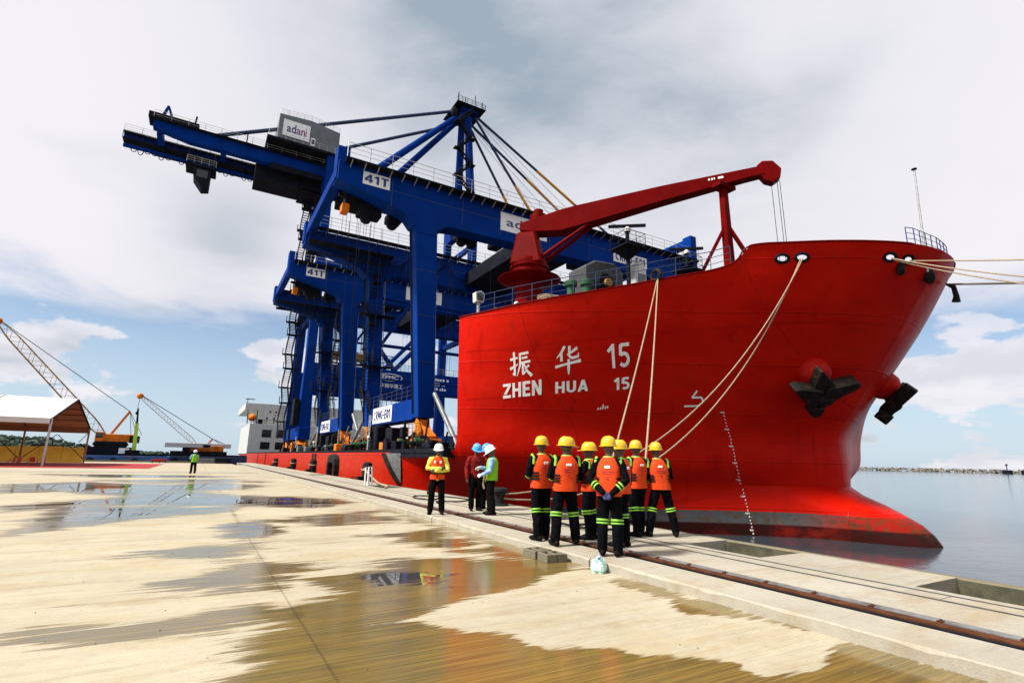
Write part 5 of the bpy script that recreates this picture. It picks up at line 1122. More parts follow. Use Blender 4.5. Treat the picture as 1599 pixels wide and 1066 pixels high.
# ================================================================== people
def person(label, cat_loc, rz, helmet, top, bottom, vest=None, pose='down', head=(0, 0), h=1.76, stance=.13, lean=0.0, bands=False, gloves=None, collar=False, back=False, group=None, step=0.0, collar_m='lime_band', voxel=.0115):
    root = thing('person', label, 'person', cat_loc, rz, group); wf = .97 + .13 * ((len(label) * 7) % 10) / 10; root.scale = (wf, wf, 1)
    k = h / 1.76
    prim = []                                  # (points, radii, label) chains of round sections
    def ch(pts_, rs, lab): prim.append(([Vector(p) * k for p in pts_], [r_ * k for r_ in rs], lab))
    L_ = Vector((lean, 0, 0))
    # arms: elbow, wrist, hand direction, palm normal
    A = {'down': [((.27, .00, 1.13), (.27, .08, .88), (0, .15, -1), (-1, 0, 0))] * 2,
         'folded': [((.275, .09, 1.16), (-.06, .25, 1.17), (-1, -.05, .15), (0, -1, 0)), ((.275, .10, 1.13), (-.02, .27, 1.10), (-1, -.1, .1), (0, -1, 0))],
         'behind': [((.29, -.10, 1.13), (.07, -.20, .93), (-.8, -.15, -.55), (0, -1, 0)), ((.29, -.10, 1.13), (.06, -.24, .95), (-.8, -.1, -.6), (0, -1, 0))],
         'front': [((.26, .04, 1.13), (.08, .26, 1.05), (-.7, .6, .1), (0, 0, -1)), ((.26, .04, 1.13), (.08, .27, 1.08), (-.7, .6, .1), (0, 0, -1))],
         'reach': [((.25, .10, 1.16), (.12, .33, 1.20), (-.3, 1, -.1), (-.7, 0, -.5)), ((.27, .02, 1.13), (.20, .24, 1.02), (-.3, 1, .0), (-.7, 0, -.5))]}[pose]
    # torso as a chain of flattened rings added separately
    torso = [(.84, .150, .105), (.92, .172, .118), (1.02, .162, .108), (1.12, .160, .108), (1.24, .178, .120), (1.34, .186, .122), (1.41, .165, .108), (1.47, .085, .075)]
    def lx(z): return L_ * max(0, (z - .9)) * 1.0
    b = MB(); seg = []
    n = 18; vv = []; ff = []
    for z, hw, hd_ in torso:
        for q_ in range(n):
            t = 2 * math.pi * q_ / n; c_, s_ = math.cos(t), math.sin(t)
            vv.append((Vector((hw * math.copysign(abs(c_) ** .8, c_), hd_ * math.copysign(abs(s_) ** .8, s_), z)) + lx(z)) * k)
    for i in range(len(torso) - 1):
        for q_ in range(n): ff.append((i * n + q_, i * n + (q_ + 1) % n, (i + 1) * n + (q_ + 1) % n, (i + 1) * n + q_))
    ff += [tuple(range(n - 1, -1, -1)), tuple((len(torso) - 1) * n + q_ for q_ in range(n))]
    b.add(vv, ff)
    top_mid = lx(1.42)
    seg.append((Vector((0, 0, .95)) * k, (Vector((0, 0, 1.38)) + top_mid) * k, .13 * k, 'top')); seg.append((Vector((-.08, 0, .88)) * k, Vector((.08, 0, .88)) * k, .10 * k, 'bottom'))
    # legs
    knees = []
    for sg in (-1, 1):
        fy = step * sg; hip = Vector((sg * .088, 0, .90)); an = Vector((sg * stance, fy - .01, .10)); kn = (hip + an) / 2 + Vector((sg * .008, .035, .03))
        ch([hip, hip.lerp(kn, .5) + Vector((0, .012, 0)), kn, kn.lerp(an, .45) + Vector((0, -.022, 0)), an], [.106, .100, .088, .086, .078], 'bottom'); knees.append((kn, an))
        fd = Vector((sg * .18, 1, 0)).normalized(); hl = Vector((an.x, an.y, 0)) - fd * .07
        ch([Vector((an.x, an.y, .13)), hl + fd * .03 + Vector((0, 0, .055)), hl + fd * .12 + Vector((0, 0, .050)), hl + fd * .22 + Vector((0, 0, .040)), hl + fd * .265 + Vector((0, 0, .036))], [.058, .056, .050, .042, .030], 'boot')
        ch([hl + Vector((0, 0, .045)), hl + fd * .08 + Vector((0, 0, .045))], [.044, .045], 'boot')
    # arms and hands
    armsg = []
    for sg, (e_, w_, hd_, pn) in zip((1, -1), A):
        f_ = lambda v: Vector((v[0] * sg, v[1], v[2]))
        sh = Vector((sg * .185, 0, 1.405)) + top_mid; e_ = f_(e_) + L_ * .3; w_ = f_(w_) + L_ * .2; hd_ = f_(hd_).normalized(); pn = f_(pn).normalized()
        ch([sh - Vector((sg * .06, 0, 0)), sh, sh.lerp(e_, .5), e_, e_.lerp(w_, .5), w_], [.070, .074, .068, .060, .056, .047], 'top'); armsg.append((sh, e_, w_))
        lat = hd_.cross(pn).normalized() * sg; palm = w_ + hd_ * .085
        for o_ in (-.022, 0, .022): ch([w_ + lat * o_ * .5, palm + lat * o_], [.026, .021], 'hand')
        for q_, (o_, ln) in enumerate(((-.034, .066), (-.012, .078), (.011, .074), (.032, .058))):
            r0 = palm + lat * o_; m_ = r0 + (hd_ * .85 + pn * .35).normalized() * ln * .55; e2 = m_ + (hd_ * .4 + pn * .85).normalized() * ln * .5
            ch([r0 - hd_ * .02, r0, m_, e2], [.0125, .0115, .0105, .009], 'hand')
        th = w_ + hd_ * .03 - lat * .03; ch([th, th + (hd_ * .6 - lat * .7 + pn * .2).normalized() * .04, th + (hd_ * .9 - lat * .45 + pn * .5).normalized() * .078], [.016, .0135, .011], 'hand')
    # neck and head
    tilt, turn = head[1], head[0]
    HR = Matrix.Rotation(turn, 3, 'Z') @ Matrix.Rotation(-tilt, 3, 'X'); hc = (Vector((0, .012, 1.615)) + lx(1.6)) * k + HR @ Vector((0, .0, 0)) + Vector((0, .05 * math.sin(tilt), 0))
    neck0 = (Vector((0, -.005, 1.44)) + top_mid) * k
    prim.append(([neck0, hc + HR @ Vector((0, -.015, -.06))], [.060 * k, .054 * k], 'skin'))
    for pts_, rs, lab in prim:
        b.tube(pts_, rs, 10)
        for p_, r_ in zip((pts_[0], pts_[-1]), (rs[0], rs[-1])): b.ell(p_, (r_, r_, r_), 8, 6)
        for i in range(len(pts_) - 1): seg.append((pts_[i], pts_[i + 1], (rs[i] + rs[i + 1]) / 2, lab))
    H0 = len(b.v)
    b.ell((0, -.008, .018), (.078, .098, .108), 16, 12); b.ell((0, .030, -.055), (.056, .066, .062), 14, 10)       # skull, jaw
    b.ell((0, .092, -.012), (.014, .022, .026), 8, 6); b.ell((0, .088, -.060), (.026, .014, .011), 8, 6)                # nose, mouth
    for sg in (-1, 1): b.ell((sg * .079, -.012, -.010), (.012, .024, .034), 8, 6); b.ell((sg * .032, .078, .028), (.026, .014, .012), 8, 6)  # ears, brow
    for i in range(H0, len(b.v)): b.v[i] = tuple(hc + HR @ (Vector(b.v[i]) * k))
    seg.append((hc, hc + HR @ Vector((0, .02, -.06)), .085 * k, 'skin')); seg.append((hc + HR @ Vector((0, .06, 0)), hc + HR @ Vector((0, .06, .05)), .05 * k, 'skin'))
    # fuse everything into one continuous surface
    me0 = bpy.data.meshes.new('tmp'); me0.from_pydata(b.v, [], b.f)
    bmx = bmesh.new(); bmx.from_mesh(me0); bmesh.ops.recalc_face_normals(bmx, faces=bmx.faces); bmx.to_mesh(me0); bmx.free()
    o = bpy.data.objects.new('tmp', me0); col.objects.link(o)
    md = o.modifiers.new('r', 'REMESH'); md.mode = 'VOXEL'; md.voxel_size = voxel
    ms = o.modifiers.new('s', 'SMOOTH'); ms.factor = .5; ms.iterations = 2
    dc = o.modifiers.new('d', 'DECIMATE'); dc.ratio = .45
    dg = bpy.context.evaluated_depsgraph_get(); me = bpy.data.meshes.new_from_object(o.evaluated_get(dg)); bpy.data.objects.remove(o)
    nv = len(me.vertices); co = np.empty(nv * 3); me.vertices.foreach_get('co', co); co = co.reshape(-1, 3)
    # cloth folds
    rr = np.random.RandomState(len(label)); ph = rr.rand(6) * 6
    fold = .006 * np.sin(co[:, 2] * 46 + 5 * np.sin(co[:, 0] * 14 + ph[0]) + 4 * co[:, 1] + ph[1]) * np.clip(np.sin(co[:, 2] * 9 + ph[2]) * .5 + .6, 0, 1)
    nor = np.empty(nv * 3); me.vertices.foreach_get('normal', nor); nor = nor.reshape(-1, 3)
    wgt = ((co[:, 2] < 1.40 * k) & (co[:, 2] > .10)).astype(float)
    co = co + nor * (fold * wgt)[:, None]; me.vertices.foreach_set('co', co.ravel())
    nf_ = len(me.polygons); ce = np.empty(nf_ * 3); me.polygons.foreach_get('center', ce); ce = ce.reshape(-1, 3)
    best = np.full(nf_, 1e9); lab = np.zeros(nf_, int); names = ['top', 'bottom', 'boot', 'hand', 'skin']
    for p_, q_, r_, l_ in seg:
        p_, q_ = np.array(p_), np.array(q_); d = q_ - p_; t = np.clip(((ce - p_) @ d) / max(d @ d, 1e-9), 0, 1)
        dd = np.linalg.norm(ce - (p_ + t[:, None] * d), axis=1) - r_; m_ = dd < best; best[m_] = dd[m_]; lab[m_] = names.index(l_)
    me.materials.clear()
    for m_ in (top, bottom, 'boot', gloves or 'skin', 'skin'): me.materials.append(M[m_])
    me.polygons.foreach_set('material_index', lab.astype(np.int32)); me.polygons.foreach_set('use_smooth', [True] * nf_)
    me.name = 'body'; body = bpy.data.objects.new('body', me); col.objects.link(body); attach(body, root, True)
    P = lambda mb, name, m, **kk: mb.build(name, m, root, local=True, **kk)
    e = MB()
    for sg in (-1, 1): e.ell(hc + HR @ (Vector((sg * .031, .084, .008)) * k), (.011 * k, .007 * k, .008 * k), 8, 6)
    P(e, 'eyes', 'eye', smooth=True)
    # hard hat: dome with ridge, brim and peak
    b = MB(); nn = 24; pr = [(1.0, 0.0), (1.0, .028), (.97, .052), (.89, .088), (.72, .118), (.44, .139), (.0, .146)]
    vv = []; ff = []
    for r_, z in pr:
        for q_ in range(nn):
            t = 2 * math.pi * q_ / nn; ridge = .008 if abs(math.cos(t)) < .16 and 0 < r_ < .98 else 0
            vv.append((.112 * r_ * math.cos(t), .132 * r_ * math.sin(t), z + ridge))
    for i in range(len(pr) - 1):
        for q_ in range(nn): ff.append((i * nn + q_, i * nn + (q_ + 1) % nn, (i + 1) * nn + (q_ + 1) % nn, (i + 1) * nn + q_))
    b.add(vv, ff)
    o0 = len(b.v); vv = []; ff = []
    for q_ in range(nn):
        t = 2 * math.pi * q_ / nn; pk = max(0, math.sin(t)) ** 3
        ex = .020 + .048 * pk
        for (r_, z) in ((1.0, .006), (1.0, -.004)):
            vv.append((.112 * math.cos(t), .132 * math.sin(t), z))
            vv.append(((.112 + ex) * math.cos(t), (.132 + ex) * math.sin(t), z - .010 * pk - .004))
    for q_ in range(nn):
        a, c = q_ * 4, ((q_ + 1) % nn) * 4; ff += [(a, a + 1, c + 1, c), (a + 2, c + 2, c + 3, a + 3), (a + 1, a + 3, c + 3, c + 1)]
    b.add(vv, ff)
    for i in range(len(b.v)): b.v[i] = tuple(hc + HR @ ((Vector(b.v[i]) * 1.10 + Vector((0, .0, .040))) * k))
    P(b, 'hard_hat', helmet, smooth=55)
    e = MB().tube([hc + HR @ (Vector((.098 * math.cos(t), .012 + .03 * math.cos(2 * t), -.105 + .15 * abs(math.cos(t)))) * k) for t in np.linspace(0, math.pi, 12)], .0045, 5); P(e, 'chin_strap', 'strap')
    if helmet == 'helmet_yellow':
        e = MB().ell(hc + HR @ (Vector((.085, .075, .095)) * k), (.013, .013, .012), 8, 6).ell(hc + HR @ (Vector((.106, -.01, .075)) * k), (.010, .017, .014), 8, 6); P(e, 'hat_emblem', 'strap', smooth=True)
    # vest
    def ringpt(z, hw, hd_, t):
        c_, s_ = math.cos(t), math.sin(t); return (Vector((hw * math.copysign(abs(c_) ** .72, c_), hd_ * math.copysign(abs(s_) ** .72, s_), z)) + lx(z)) * k
    if vest:
        sec = [(.885, .196, .150), (.93, .198, .152), (1.02, .190, .146), (1.10, .188, .146), (1.22, .196, .152), (1.32, .188, .152), (1.40, .150, .138), (1.45, .118, .112), (1.478, .088, .092)]
        b = MB(); nn = 28; vv = []; ff = []
        for z, hw, hd_ in sec:
            for q_ in range(nn):
                t = 2 * math.pi * q_ / nn; wob = 1 + .018 * math.sin(5 * t + z * 20 + len(label)) + .012 * math.sin(z * 55 + 2 * t)
                vv.append(ringpt(z, hw * wob, hd_ * wob, t))
        for i in range(len(sec) - 1):
            for q_ in range(nn): ff.append((i * nn + q_, i * nn + (q_ + 1) % nn, (i + 1) * nn + (q_ + 1) % nn, (i + 1) * nn + q_))
        ff.append(tuple(range(nn - 1, -1, -1)))
        vo = P(b.add(vv, ff), 'vest', vest, smooth=70)
        C_ = lambda mb, name, m, **kk: mb.build(name, m, vo, local=True, **kk)
        if vest == 'orange_vest':
            for z in (1.045, 1.095, 1.150) if back else (1.04, 1.10):
                e = MB(); t0, t1 = (-2.0, 1.2) if not back else (-1.05, 1.15)
                for q_ in range(-12, 13):
                    pass
                ts = np.linspace(-.95, math.pi + .95, 26)                       # over the sides and front
                vv = []
                for t in ts:
                    for dz in (-.017, .017): vv.append(ringpt(z + dz, .203, .163, t))
                e.add(vv, [(2 * i, 2 * i + 2, 2 * i + 3, 2 * i + 1) for i in range(len(ts) - 1)]); C_(e, 'strap', 'strap', smooth=True)
            e = MB().box((-.045, -.162, 1.305), (.045, -.150, 1.345)); e.xf(Matrix.Translation(lx(1.3)) @ Matrix.Scale(k, 4)); C_(e, 'back_patch', 'patch_white', bevel=.004)
            e = MB()
            for z, w_ in ((1.255, .085), (1.22, .07), (1.18, .014), (1.145, .022)):
                x_ = -w_
                while x_ < w_ - .004:
                    ww = random.uniform(.006, .016); e.box((x_, -.1585, z), (min(x_ + ww, w_), -.150, z + .008)); x_ += ww + .004
            e.xf(Matrix.Translation(lx(1.2)) @ Matrix.Scale(k, 4)); C_(e, 'printed_lines', 'ink_red')
            for sg in (-1, 1):
                e = MB().box((sg * .075 - .022, .146, 1.30), (sg * .075 + .022, .157, 1.36)).xf(Matrix.Translation(lx(1.3)) @ Matrix.Scale(k, 4)); C_(e, 'chest_patch', 'patch_white', bevel=.004)
            C_(MB().box((-.006, .140, .93), (.006, .160, 1.36)).xf(Matrix.Scale(k, 4)), 'zip', 'strap')
    def cuff(p_, q_, t, r_, hgt, m_, name):
        p_, q_ = Vector(p_) * k, Vector(q_) * k; d = (q_ - p_).normalized(); c_ = p_.lerp(q_, t)
        P(MB().tube([c_ - d * hgt * .5, c_ - d * hgt * .25, c_ + d * hgt * .25, c_ + d * hgt * .5], [r_ * .99 * k, r_ * 1.03 * k, r_ * 1.03 * k, r_ * .99 * k], 16, cap=True), name, m_, smooth=60)
    if bands:
        for kn, an in knees: cuff(kn, an, .02, .099, .030, 'lime_band', 'reflective_band'); cuff(kn, an, .13, .099, .026, 'lime_band', 'reflective_band')
        for sh, e_, w_ in armsg: cuff(e_, w_, .38, .066, .026, 'lime_band', 'sleeve_band'); cuff(e_, w_, .55, .0635, .024, 'lime_band', 'sleeve_band')
    if collar:
        for sh, e_, w_ in armsg:
            sg = 1 if sh.x > 0 else -1
            e = MB().tube([(Vector((sh.x + sg * .012, .055, sh.z + .0)) * k), (Vector((sh.x + sg * .01, .012, sh.z + .062)) * k), (Vector((sh.x + sg * .012, -.052, sh.z + .01)) * k), (Vector((sh.x + sg * .02, -.060, sh.z - .10)) * k)], [.026, .026, .028, .022], 8); P(e, 'shoulder_stripe', collar_m, smooth=True)
        e = MB().tube([(Vector((.070 * math.cos(t), -.004 + .066 * math.sin(t), 1.475)) + lx(1.47)) * k for t in np.linspace(0, 2 * math.pi, 16)], .020 * k, 7, cap=False); P(e, 'collar', collar_m, smooth=True)
    if pose == 'reach' and vest == 'lime_vest':
        for x_ in (-.06, .10): P(MB().tube([Vector((x_, .16, 1.16)) * k, Vector((x_ + .01, .21, .98)) * k, Vector((x_ - .02, .24, .80)) * k, Vector((x_ - .03, .20, .66)) * k], .013, 6), 'harness_strap', 'rope', smooth=True)
    return root
def away(x, y, d=0.0): return -math.atan2(x, y) + d
ZS = .121
GR = 'men in yellow helmets and orange life vests'
yk = dict(helmet='helmet_yellow', top='navy_cloth', bottom='navy_cloth', vest='orange_vest', bands=True, collar=True, back=True, group=GR)
def man(label, x, y, d, z=ZS, **k_): return person(label, (x, y, z), away(x, y, d), **k_)
man('man in orange life vest at the end of the yellow helmet row', 5.60, 8.42, .55, pose='front', head=(-.8, 0), h=1.81, stance=.11, step=.05, **yk)
man('man in orange life vest with bare ankles, head turned in profile under yellow helmet', 5.66, 7.76, .30, pose='front', head=(-1.45, .05), h=1.78, stance=.19, step=.07, lean=.04, **yk)
man('man in orange life vest with folded arms turned sideways to the ship', 6.50, 8.12, 1.25, pose='folded', head=(.25, 0), h=1.72, stance=.10, **yk)
man('man in orange life vest clasping blue gloved hands behind his back', 5.68, 6.62, -.15, pose='behind', head=(.45, 0), h=1.76, stance=.12, gloves='glove_blue', **yk)
man('man in yellow helmet half hidden behind the one with clasped hands', 6.46, 7.22, 1.0, pose='front', head=(.9, 0), h=1.74, stance=.10, **yk)
man('man in orange life vest between the half hidden man and the quay edge', 7.68, 8.10, .75, pose='down', head=(-.7, 0), h=1.80, stance=.10, step=.06, **yk)
man('man in orange life vest with legs apart at the quay edge', 8.10, 7.88, .30, pose='front', head=(0, 0), h=1.77, stance=.26, lean=-.10, **yk)
man('man with folded arms in yellow shirt, orange vest and white helmet', 5.52, 13.22, math.pi - .05, helmet='helmet_white', top='yellow_shirt', bottom='black_cloth', vest='orange_vest', pose='folded', head=(0, .1), h=1.74, stance=.15)
man('man in dark red overalls and blue helmet standing beside another blue helmet', 6.93, 13.80, math.pi + .25, helmet='helmet_blue', top='red_overall', bottom='black_cloth', pose='down', head=(.1, .35), h=1.80, stance=.10)
man('man in blue helmet half hidden behind the lime vest', 7.42, 14.05, math.pi - .5, helmet='helmet_blue', top='red_overall', bottom='black_cloth', pose='front', head=(0, .3), h=1.82, stance=.10)
man('man in lime vest over blue shirt bowing his white helmet', 6.82, 12.62, 1.45, helmet='helmet_white', top='blue_shirt', bottom='black_cloth', vest='lime_vest', pose='reach', head=(.2, .55), h=1.74, stance=.09, step=.04, gloves='glove_white')
man('man in lime vest and white helmet standing alone on the open paving', -.06, 49.2, .3, z=0.0, helmet='helmet_white', top='blue_shirt', bottom='black_cloth', vest='lime_vest', pose='front', h=1.76, voxel=.016)
man('crew member in white shirt leaning by the deck crane pedestal', 15.2, 25.6, .9, z=zb - .01, helmet='helmet_white', top='white_shirt', bottom='white_shirt', pose='reach', head=(0, .5), h=1.7, voxel=.016)

# ================================================================== mooring lines
def sag(p, q, s_, n_=28):
    p, q = Vector(p), Vector(q); return [p.lerp(q, t) - Vector((0, 0, 4 * s_ * t * (1 - t))) for t in [i / n_ for i in range(n_ + 1)]]
def rope(label, p, q, s_, r_=.028, m_='rope', group='mooring ropes', n_=28):
    pts_ = sag(p, q, s_, n_)
    o = MB().tube(pts_, r_, 7).build('mooring_rope', m_, smooth=True); tag(o, label, 'rope', group); return o
def rope_pts(label, pts_, r_=.042, m_='rope', group='mooring ropes'):
    P_ = [Vector(p_) for p_ in pts_]; out = []
    for i in range(len(P_) - 1):
        p0, p1, p2, p3 = P_[max(i - 1, 0)], P_[i], P_[i + 1], P_[min(i + 2, len(P_) - 1)]
        for t in np.linspace(0, 1, 12, endpoint=False):
            t = float(t); out.append(.5 * ((2 * p1) + (p2 - p0) * t + (2 * p0 - 5 * p1 + 4 * p2 - p3) * t * t + (3 * p1 - p0 - 3 * p2 + p3) * t ** 3))
    out.append(P_[-1]); o = MB().tube(out, r_, 7).build('mooring_rope', m_, smooth=True); tag(o, label, 'rope', group); return o
f1 = on(FAIR[1][0], FAIR[1][1] - .05, .05); f1b = on(FAIR[1][0] + .07, FAIR[1][1] - .07, .06); ch_ = on(17.72, top_f(17.72) - .02, .10)
rope('pale mooring rope from the bow fairlead sagging down to the quay bollard', f1, (8.55, 15.2, .45), 2.6)
rope('second pale mooring rope beside it from the same bow fairlead to the bollard', f1b, (8.45, 15.0, .35), 3.2)
rope('straight mooring rope dropping from the roller chock to the quay', ch_, (8.65, 10.5, .38), .25, group='ropes hanging from the roller chock')
rope('slack mooring rope hanging near the plating from the roller chock', ch_ + Vector((-.05, -.1, 0)), (8.65, 9.05, .32), .35, group='ropes hanging from the roller chock')
g1, g2 = on(FAIR[2][0], FAIR[2][1] - .04, .06), on(FAIR[3][0], FAIR[3][1] - .04, .06)
rope('head line rising out to the right from the bow fairlead', g2, (8.6, -12, .4), .25, group='head lines from the bow')
rope('middle head line running out from the bow fairlead', g1, (8.6, -12.6, .4), 1.3, group='head lines from the bow')
rope('lowest pale head line running out from the bow fairlead', g1 + Vector((.05, 0, -.05)), (8.6, -13.2, .4), 1.7, group='head lines from the bow')
rope('dark head line leading from the stem chock', (32.6, 11.0, 10.9), (8.7, -15, .4), .3, .05, 'rope_dark', 'head lines from the bow')
sub(MB().tube([(32.6, 11.1, 10.95), (32.6, 10.8, 10.7), (32.6, 10.75, 10.2), (32.6, 10.8, 9.9)], [.05, .12, .13, .2], 8), 'stem_chafe_gear', 'anchor_black', smooth=True)

# ================================================================== things on the quay
def bollard(x, y, label, z=.12, s_=1.0):
    o = MB().lathe([(.30 * s_, 0), (.30 * s_, .05), (.17 * s_, .08), (.15 * s_, .30), (.20 * s_, .38), (.27 * s_, .44), (.26 * s_, .52), (.14 * s_, .56)], (x, y, z - .005), 20).build('mooring_bollard', 'black_rubber', smooth=40); tag(o, label, 'bollard', 'bollards along the quay'); return o
bollard(8.45, 15.1, 'black bollard taking the two sagging ropes from the bow'); bollard(8.6, 9.8, 'black bollard behind the men in yellow helmets'); bollard(8.6, -12.6, 'black bollard taking the head lines')
def fender(x, y, h_, label):
    t = thing('quay_fender', label, 'fender', (x, y, .12), group='black fenders at the quay edge')
    MB().lathe([(.31, -1.5), (.33, .2), (.33, h_ - .3), (.28, h_ - .08), (.16, h_)], (x, y, .12), 20).build('rubber_column', 'black_rubber', t, smooth=40)
    MB().tube([(x + .345 * math.cos(a), y + .345 * math.sin(a), .12 + h_ * .55 + .05 * math.sin(a)) for a in np.linspace(0, 2 * math.pi, 20)], .05, 6, cap=False).build('lashing_rope', 'rope', t, smooth=True)
    MB().box((x - .62, y - .3, -1.2), (x - .28, y + .3, .3)).build('bracket', 'anchor_black', t); return t
for y_, h_, l_ in ((35.2, 1.1, 'black fender post with pale rope next to the white hand rails'), (54, 1.1, 'black fender post beyond the arch-shaped fender'), (66, 1.1, 'black fender post alongside the second gantry crane'), (82, 1.0, 'black fender post near the end of the rails')): fender(9.75, y_, h_, l_)
arch = [(42.4, -1.5), (42.4, .9), (42.55, 1.35), (42.95, 1.62), (43.7, 1.72), (44.5, 1.62), (44.9, 1.35), (45.05, .9), (45.05, -1.5), (44.75, -1.5), (44.75, .7), (44.45, 1.05), (43.0, 1.05), (42.7, .7), (42.7, -1.5)]
tag(MB().prism(arch, 0, 9.15, 9.6).build('arch_fender', 'black_rubber', bevel=.05), 'black arch-shaped rubber fender hung on the quay wall', 'fender')
lad = thing('quay_ladder', 'two white ladder hand rails standing at the quay pit', 'ladder', (7.7, 27.6, .12))
for dy in (0, .55): MB().tube([(7.7, 27.5 + dy, .10), (7.7, 27.5 + dy, 1.0), (7.85, 27.5 + dy, 1.05), (7.95, 27.5 + dy, -.3)], .04, 7).build('hand_rail', 'sign_white', lad, smooth=True)
for zz in (-.2, .05): MB().tube([(7.93, 27.5, zz), (7.93, 28.05, zz)], .025, 6).build('rung', 'sign_white', lad)
rope_pts('loose brown rope lying from fender post to the quay pit', [(9.4, 34.7, .8), (8.9, 31, .4), (8.4, 28, .22), (8.2, 25.9, .16), (7.7, 24.6, .16)], .05, group='ropes lying on the quay')
def cable(label, pts_, r_, m_='black_rubber'):
    o = rope_pts(label, pts_, r_, m_, 'cables lying on the quay'); o.name = 'cable'; o['category'] = 'cable'
cable('thin black cable looped on the apron behind the man with folded arms', [(7.9, 18.6, .14), (7.2, 17.6, .14), (6.9, 18.5, .14), (7.4, 19.6, .14), (8.2, 19.0, .14), (8.5, 17.5, .14), (7.8, 16.7, .14), (7.1, 16.9, .14), (6.8, 16.0, .14)], .025)
cable('black cable with raised loop beside the fender pit', [(8.6, 21.5, .15), (8.2, 20.6, .15), (8.1, 20.2, .55), (8.0, 19.8, .5), (7.9, 19.5, .15), (7.6, 18.9, .15)], .022)
cable('dark hose coiled by the feet of the men in yellow helmets', [(7.2, 9.4, .145), (7.6, 9.9, .145), (8.3, 9.8, .145), (8.35, 9.2, .145), (7.7, 9.0, .145), (7.3, 9.5, .15), (7.4, 10.4, .145)], .025)
# hollow blocks where the kerb is broken
for (x_, y_, a_, l_) in ((5.00, 7.62, .12, 'grey hollow concrete block with open slots against the kerb'), (5.02, 7.22, -.10, 'weathered hollow concrete block at the broken end of the kerb')):
    t = thing('hollow_block', l_, 'block', (x_, y_, 0), a_); t.scale = (.85, .85, .85)
    b = MB()
    for xx in (-.22, -.03, .16): b.box((xx, -.19, -.004), (xx + .045, .19, .15 + .01 * math.sin(xx * 30)))
    b.box((-.175, -.19, -.003), (.16, -.15, .145)); b.box((-.175, .15, -.003), (.16, .19, .148)); b.box((-.175, -.15, -.002), (.16, .15, .03))
    b.build('shell', 'old_concrete', t, bevel=.008, local=True)
# shrink-wrapped water bottles
t = thing('bottle_pack', 'shrink-wrapped pack of water bottles standing against the kerb', 'bottle pack', (5.12, 6.22, 0), .5); t.scale = (.82, .82, .82)
for i in range(2):
    for j in range(2): MB().lathe([(.045, 0), (.052, .02), (.052, .08), (.047, .10), (.052, .12), (.052, .17), (.03, .21), (.018, .225), (.018, .235)], (-.055 + .11 * i, -.055 + .11 * j, -.003), 14).build('bottle', 'bottle_wrap', t, smooth=40, local=True)
MB().box((-.118, -.118, .01), (.118, .118, .155)).build('wrap', 'bottle_wrap', t, bevel=.035, local=True)
t = thing('water_bottle', 'clear bottle with blue cap and label lying on the bottle pack', 'bottle', (5.12, 6.22, .165), .9); t.scale = (.8, .8, .8)
MB().tube([(-.12, 0, .05), (-.10, 0, .05), (-.05, 0, .05), (-.045, 0, .05), (.06, 0, .05), (.11, 0, .05)], [.014, .016, .034, .038, .038, .03], 14).build('bottle', 'bottle_wrap', t, smooth=40, local=True)
MB().tube([(-.135, 0, .05), (-.112, 0, .05)], .017, 10).build('cap', 'bottle_cap', t, local=True); MB().tube([(-.03, 0, .05), (.03, 0, .05)], .039, 14).build('label_band', 'bottle_cap', t, smooth=40, local=True)
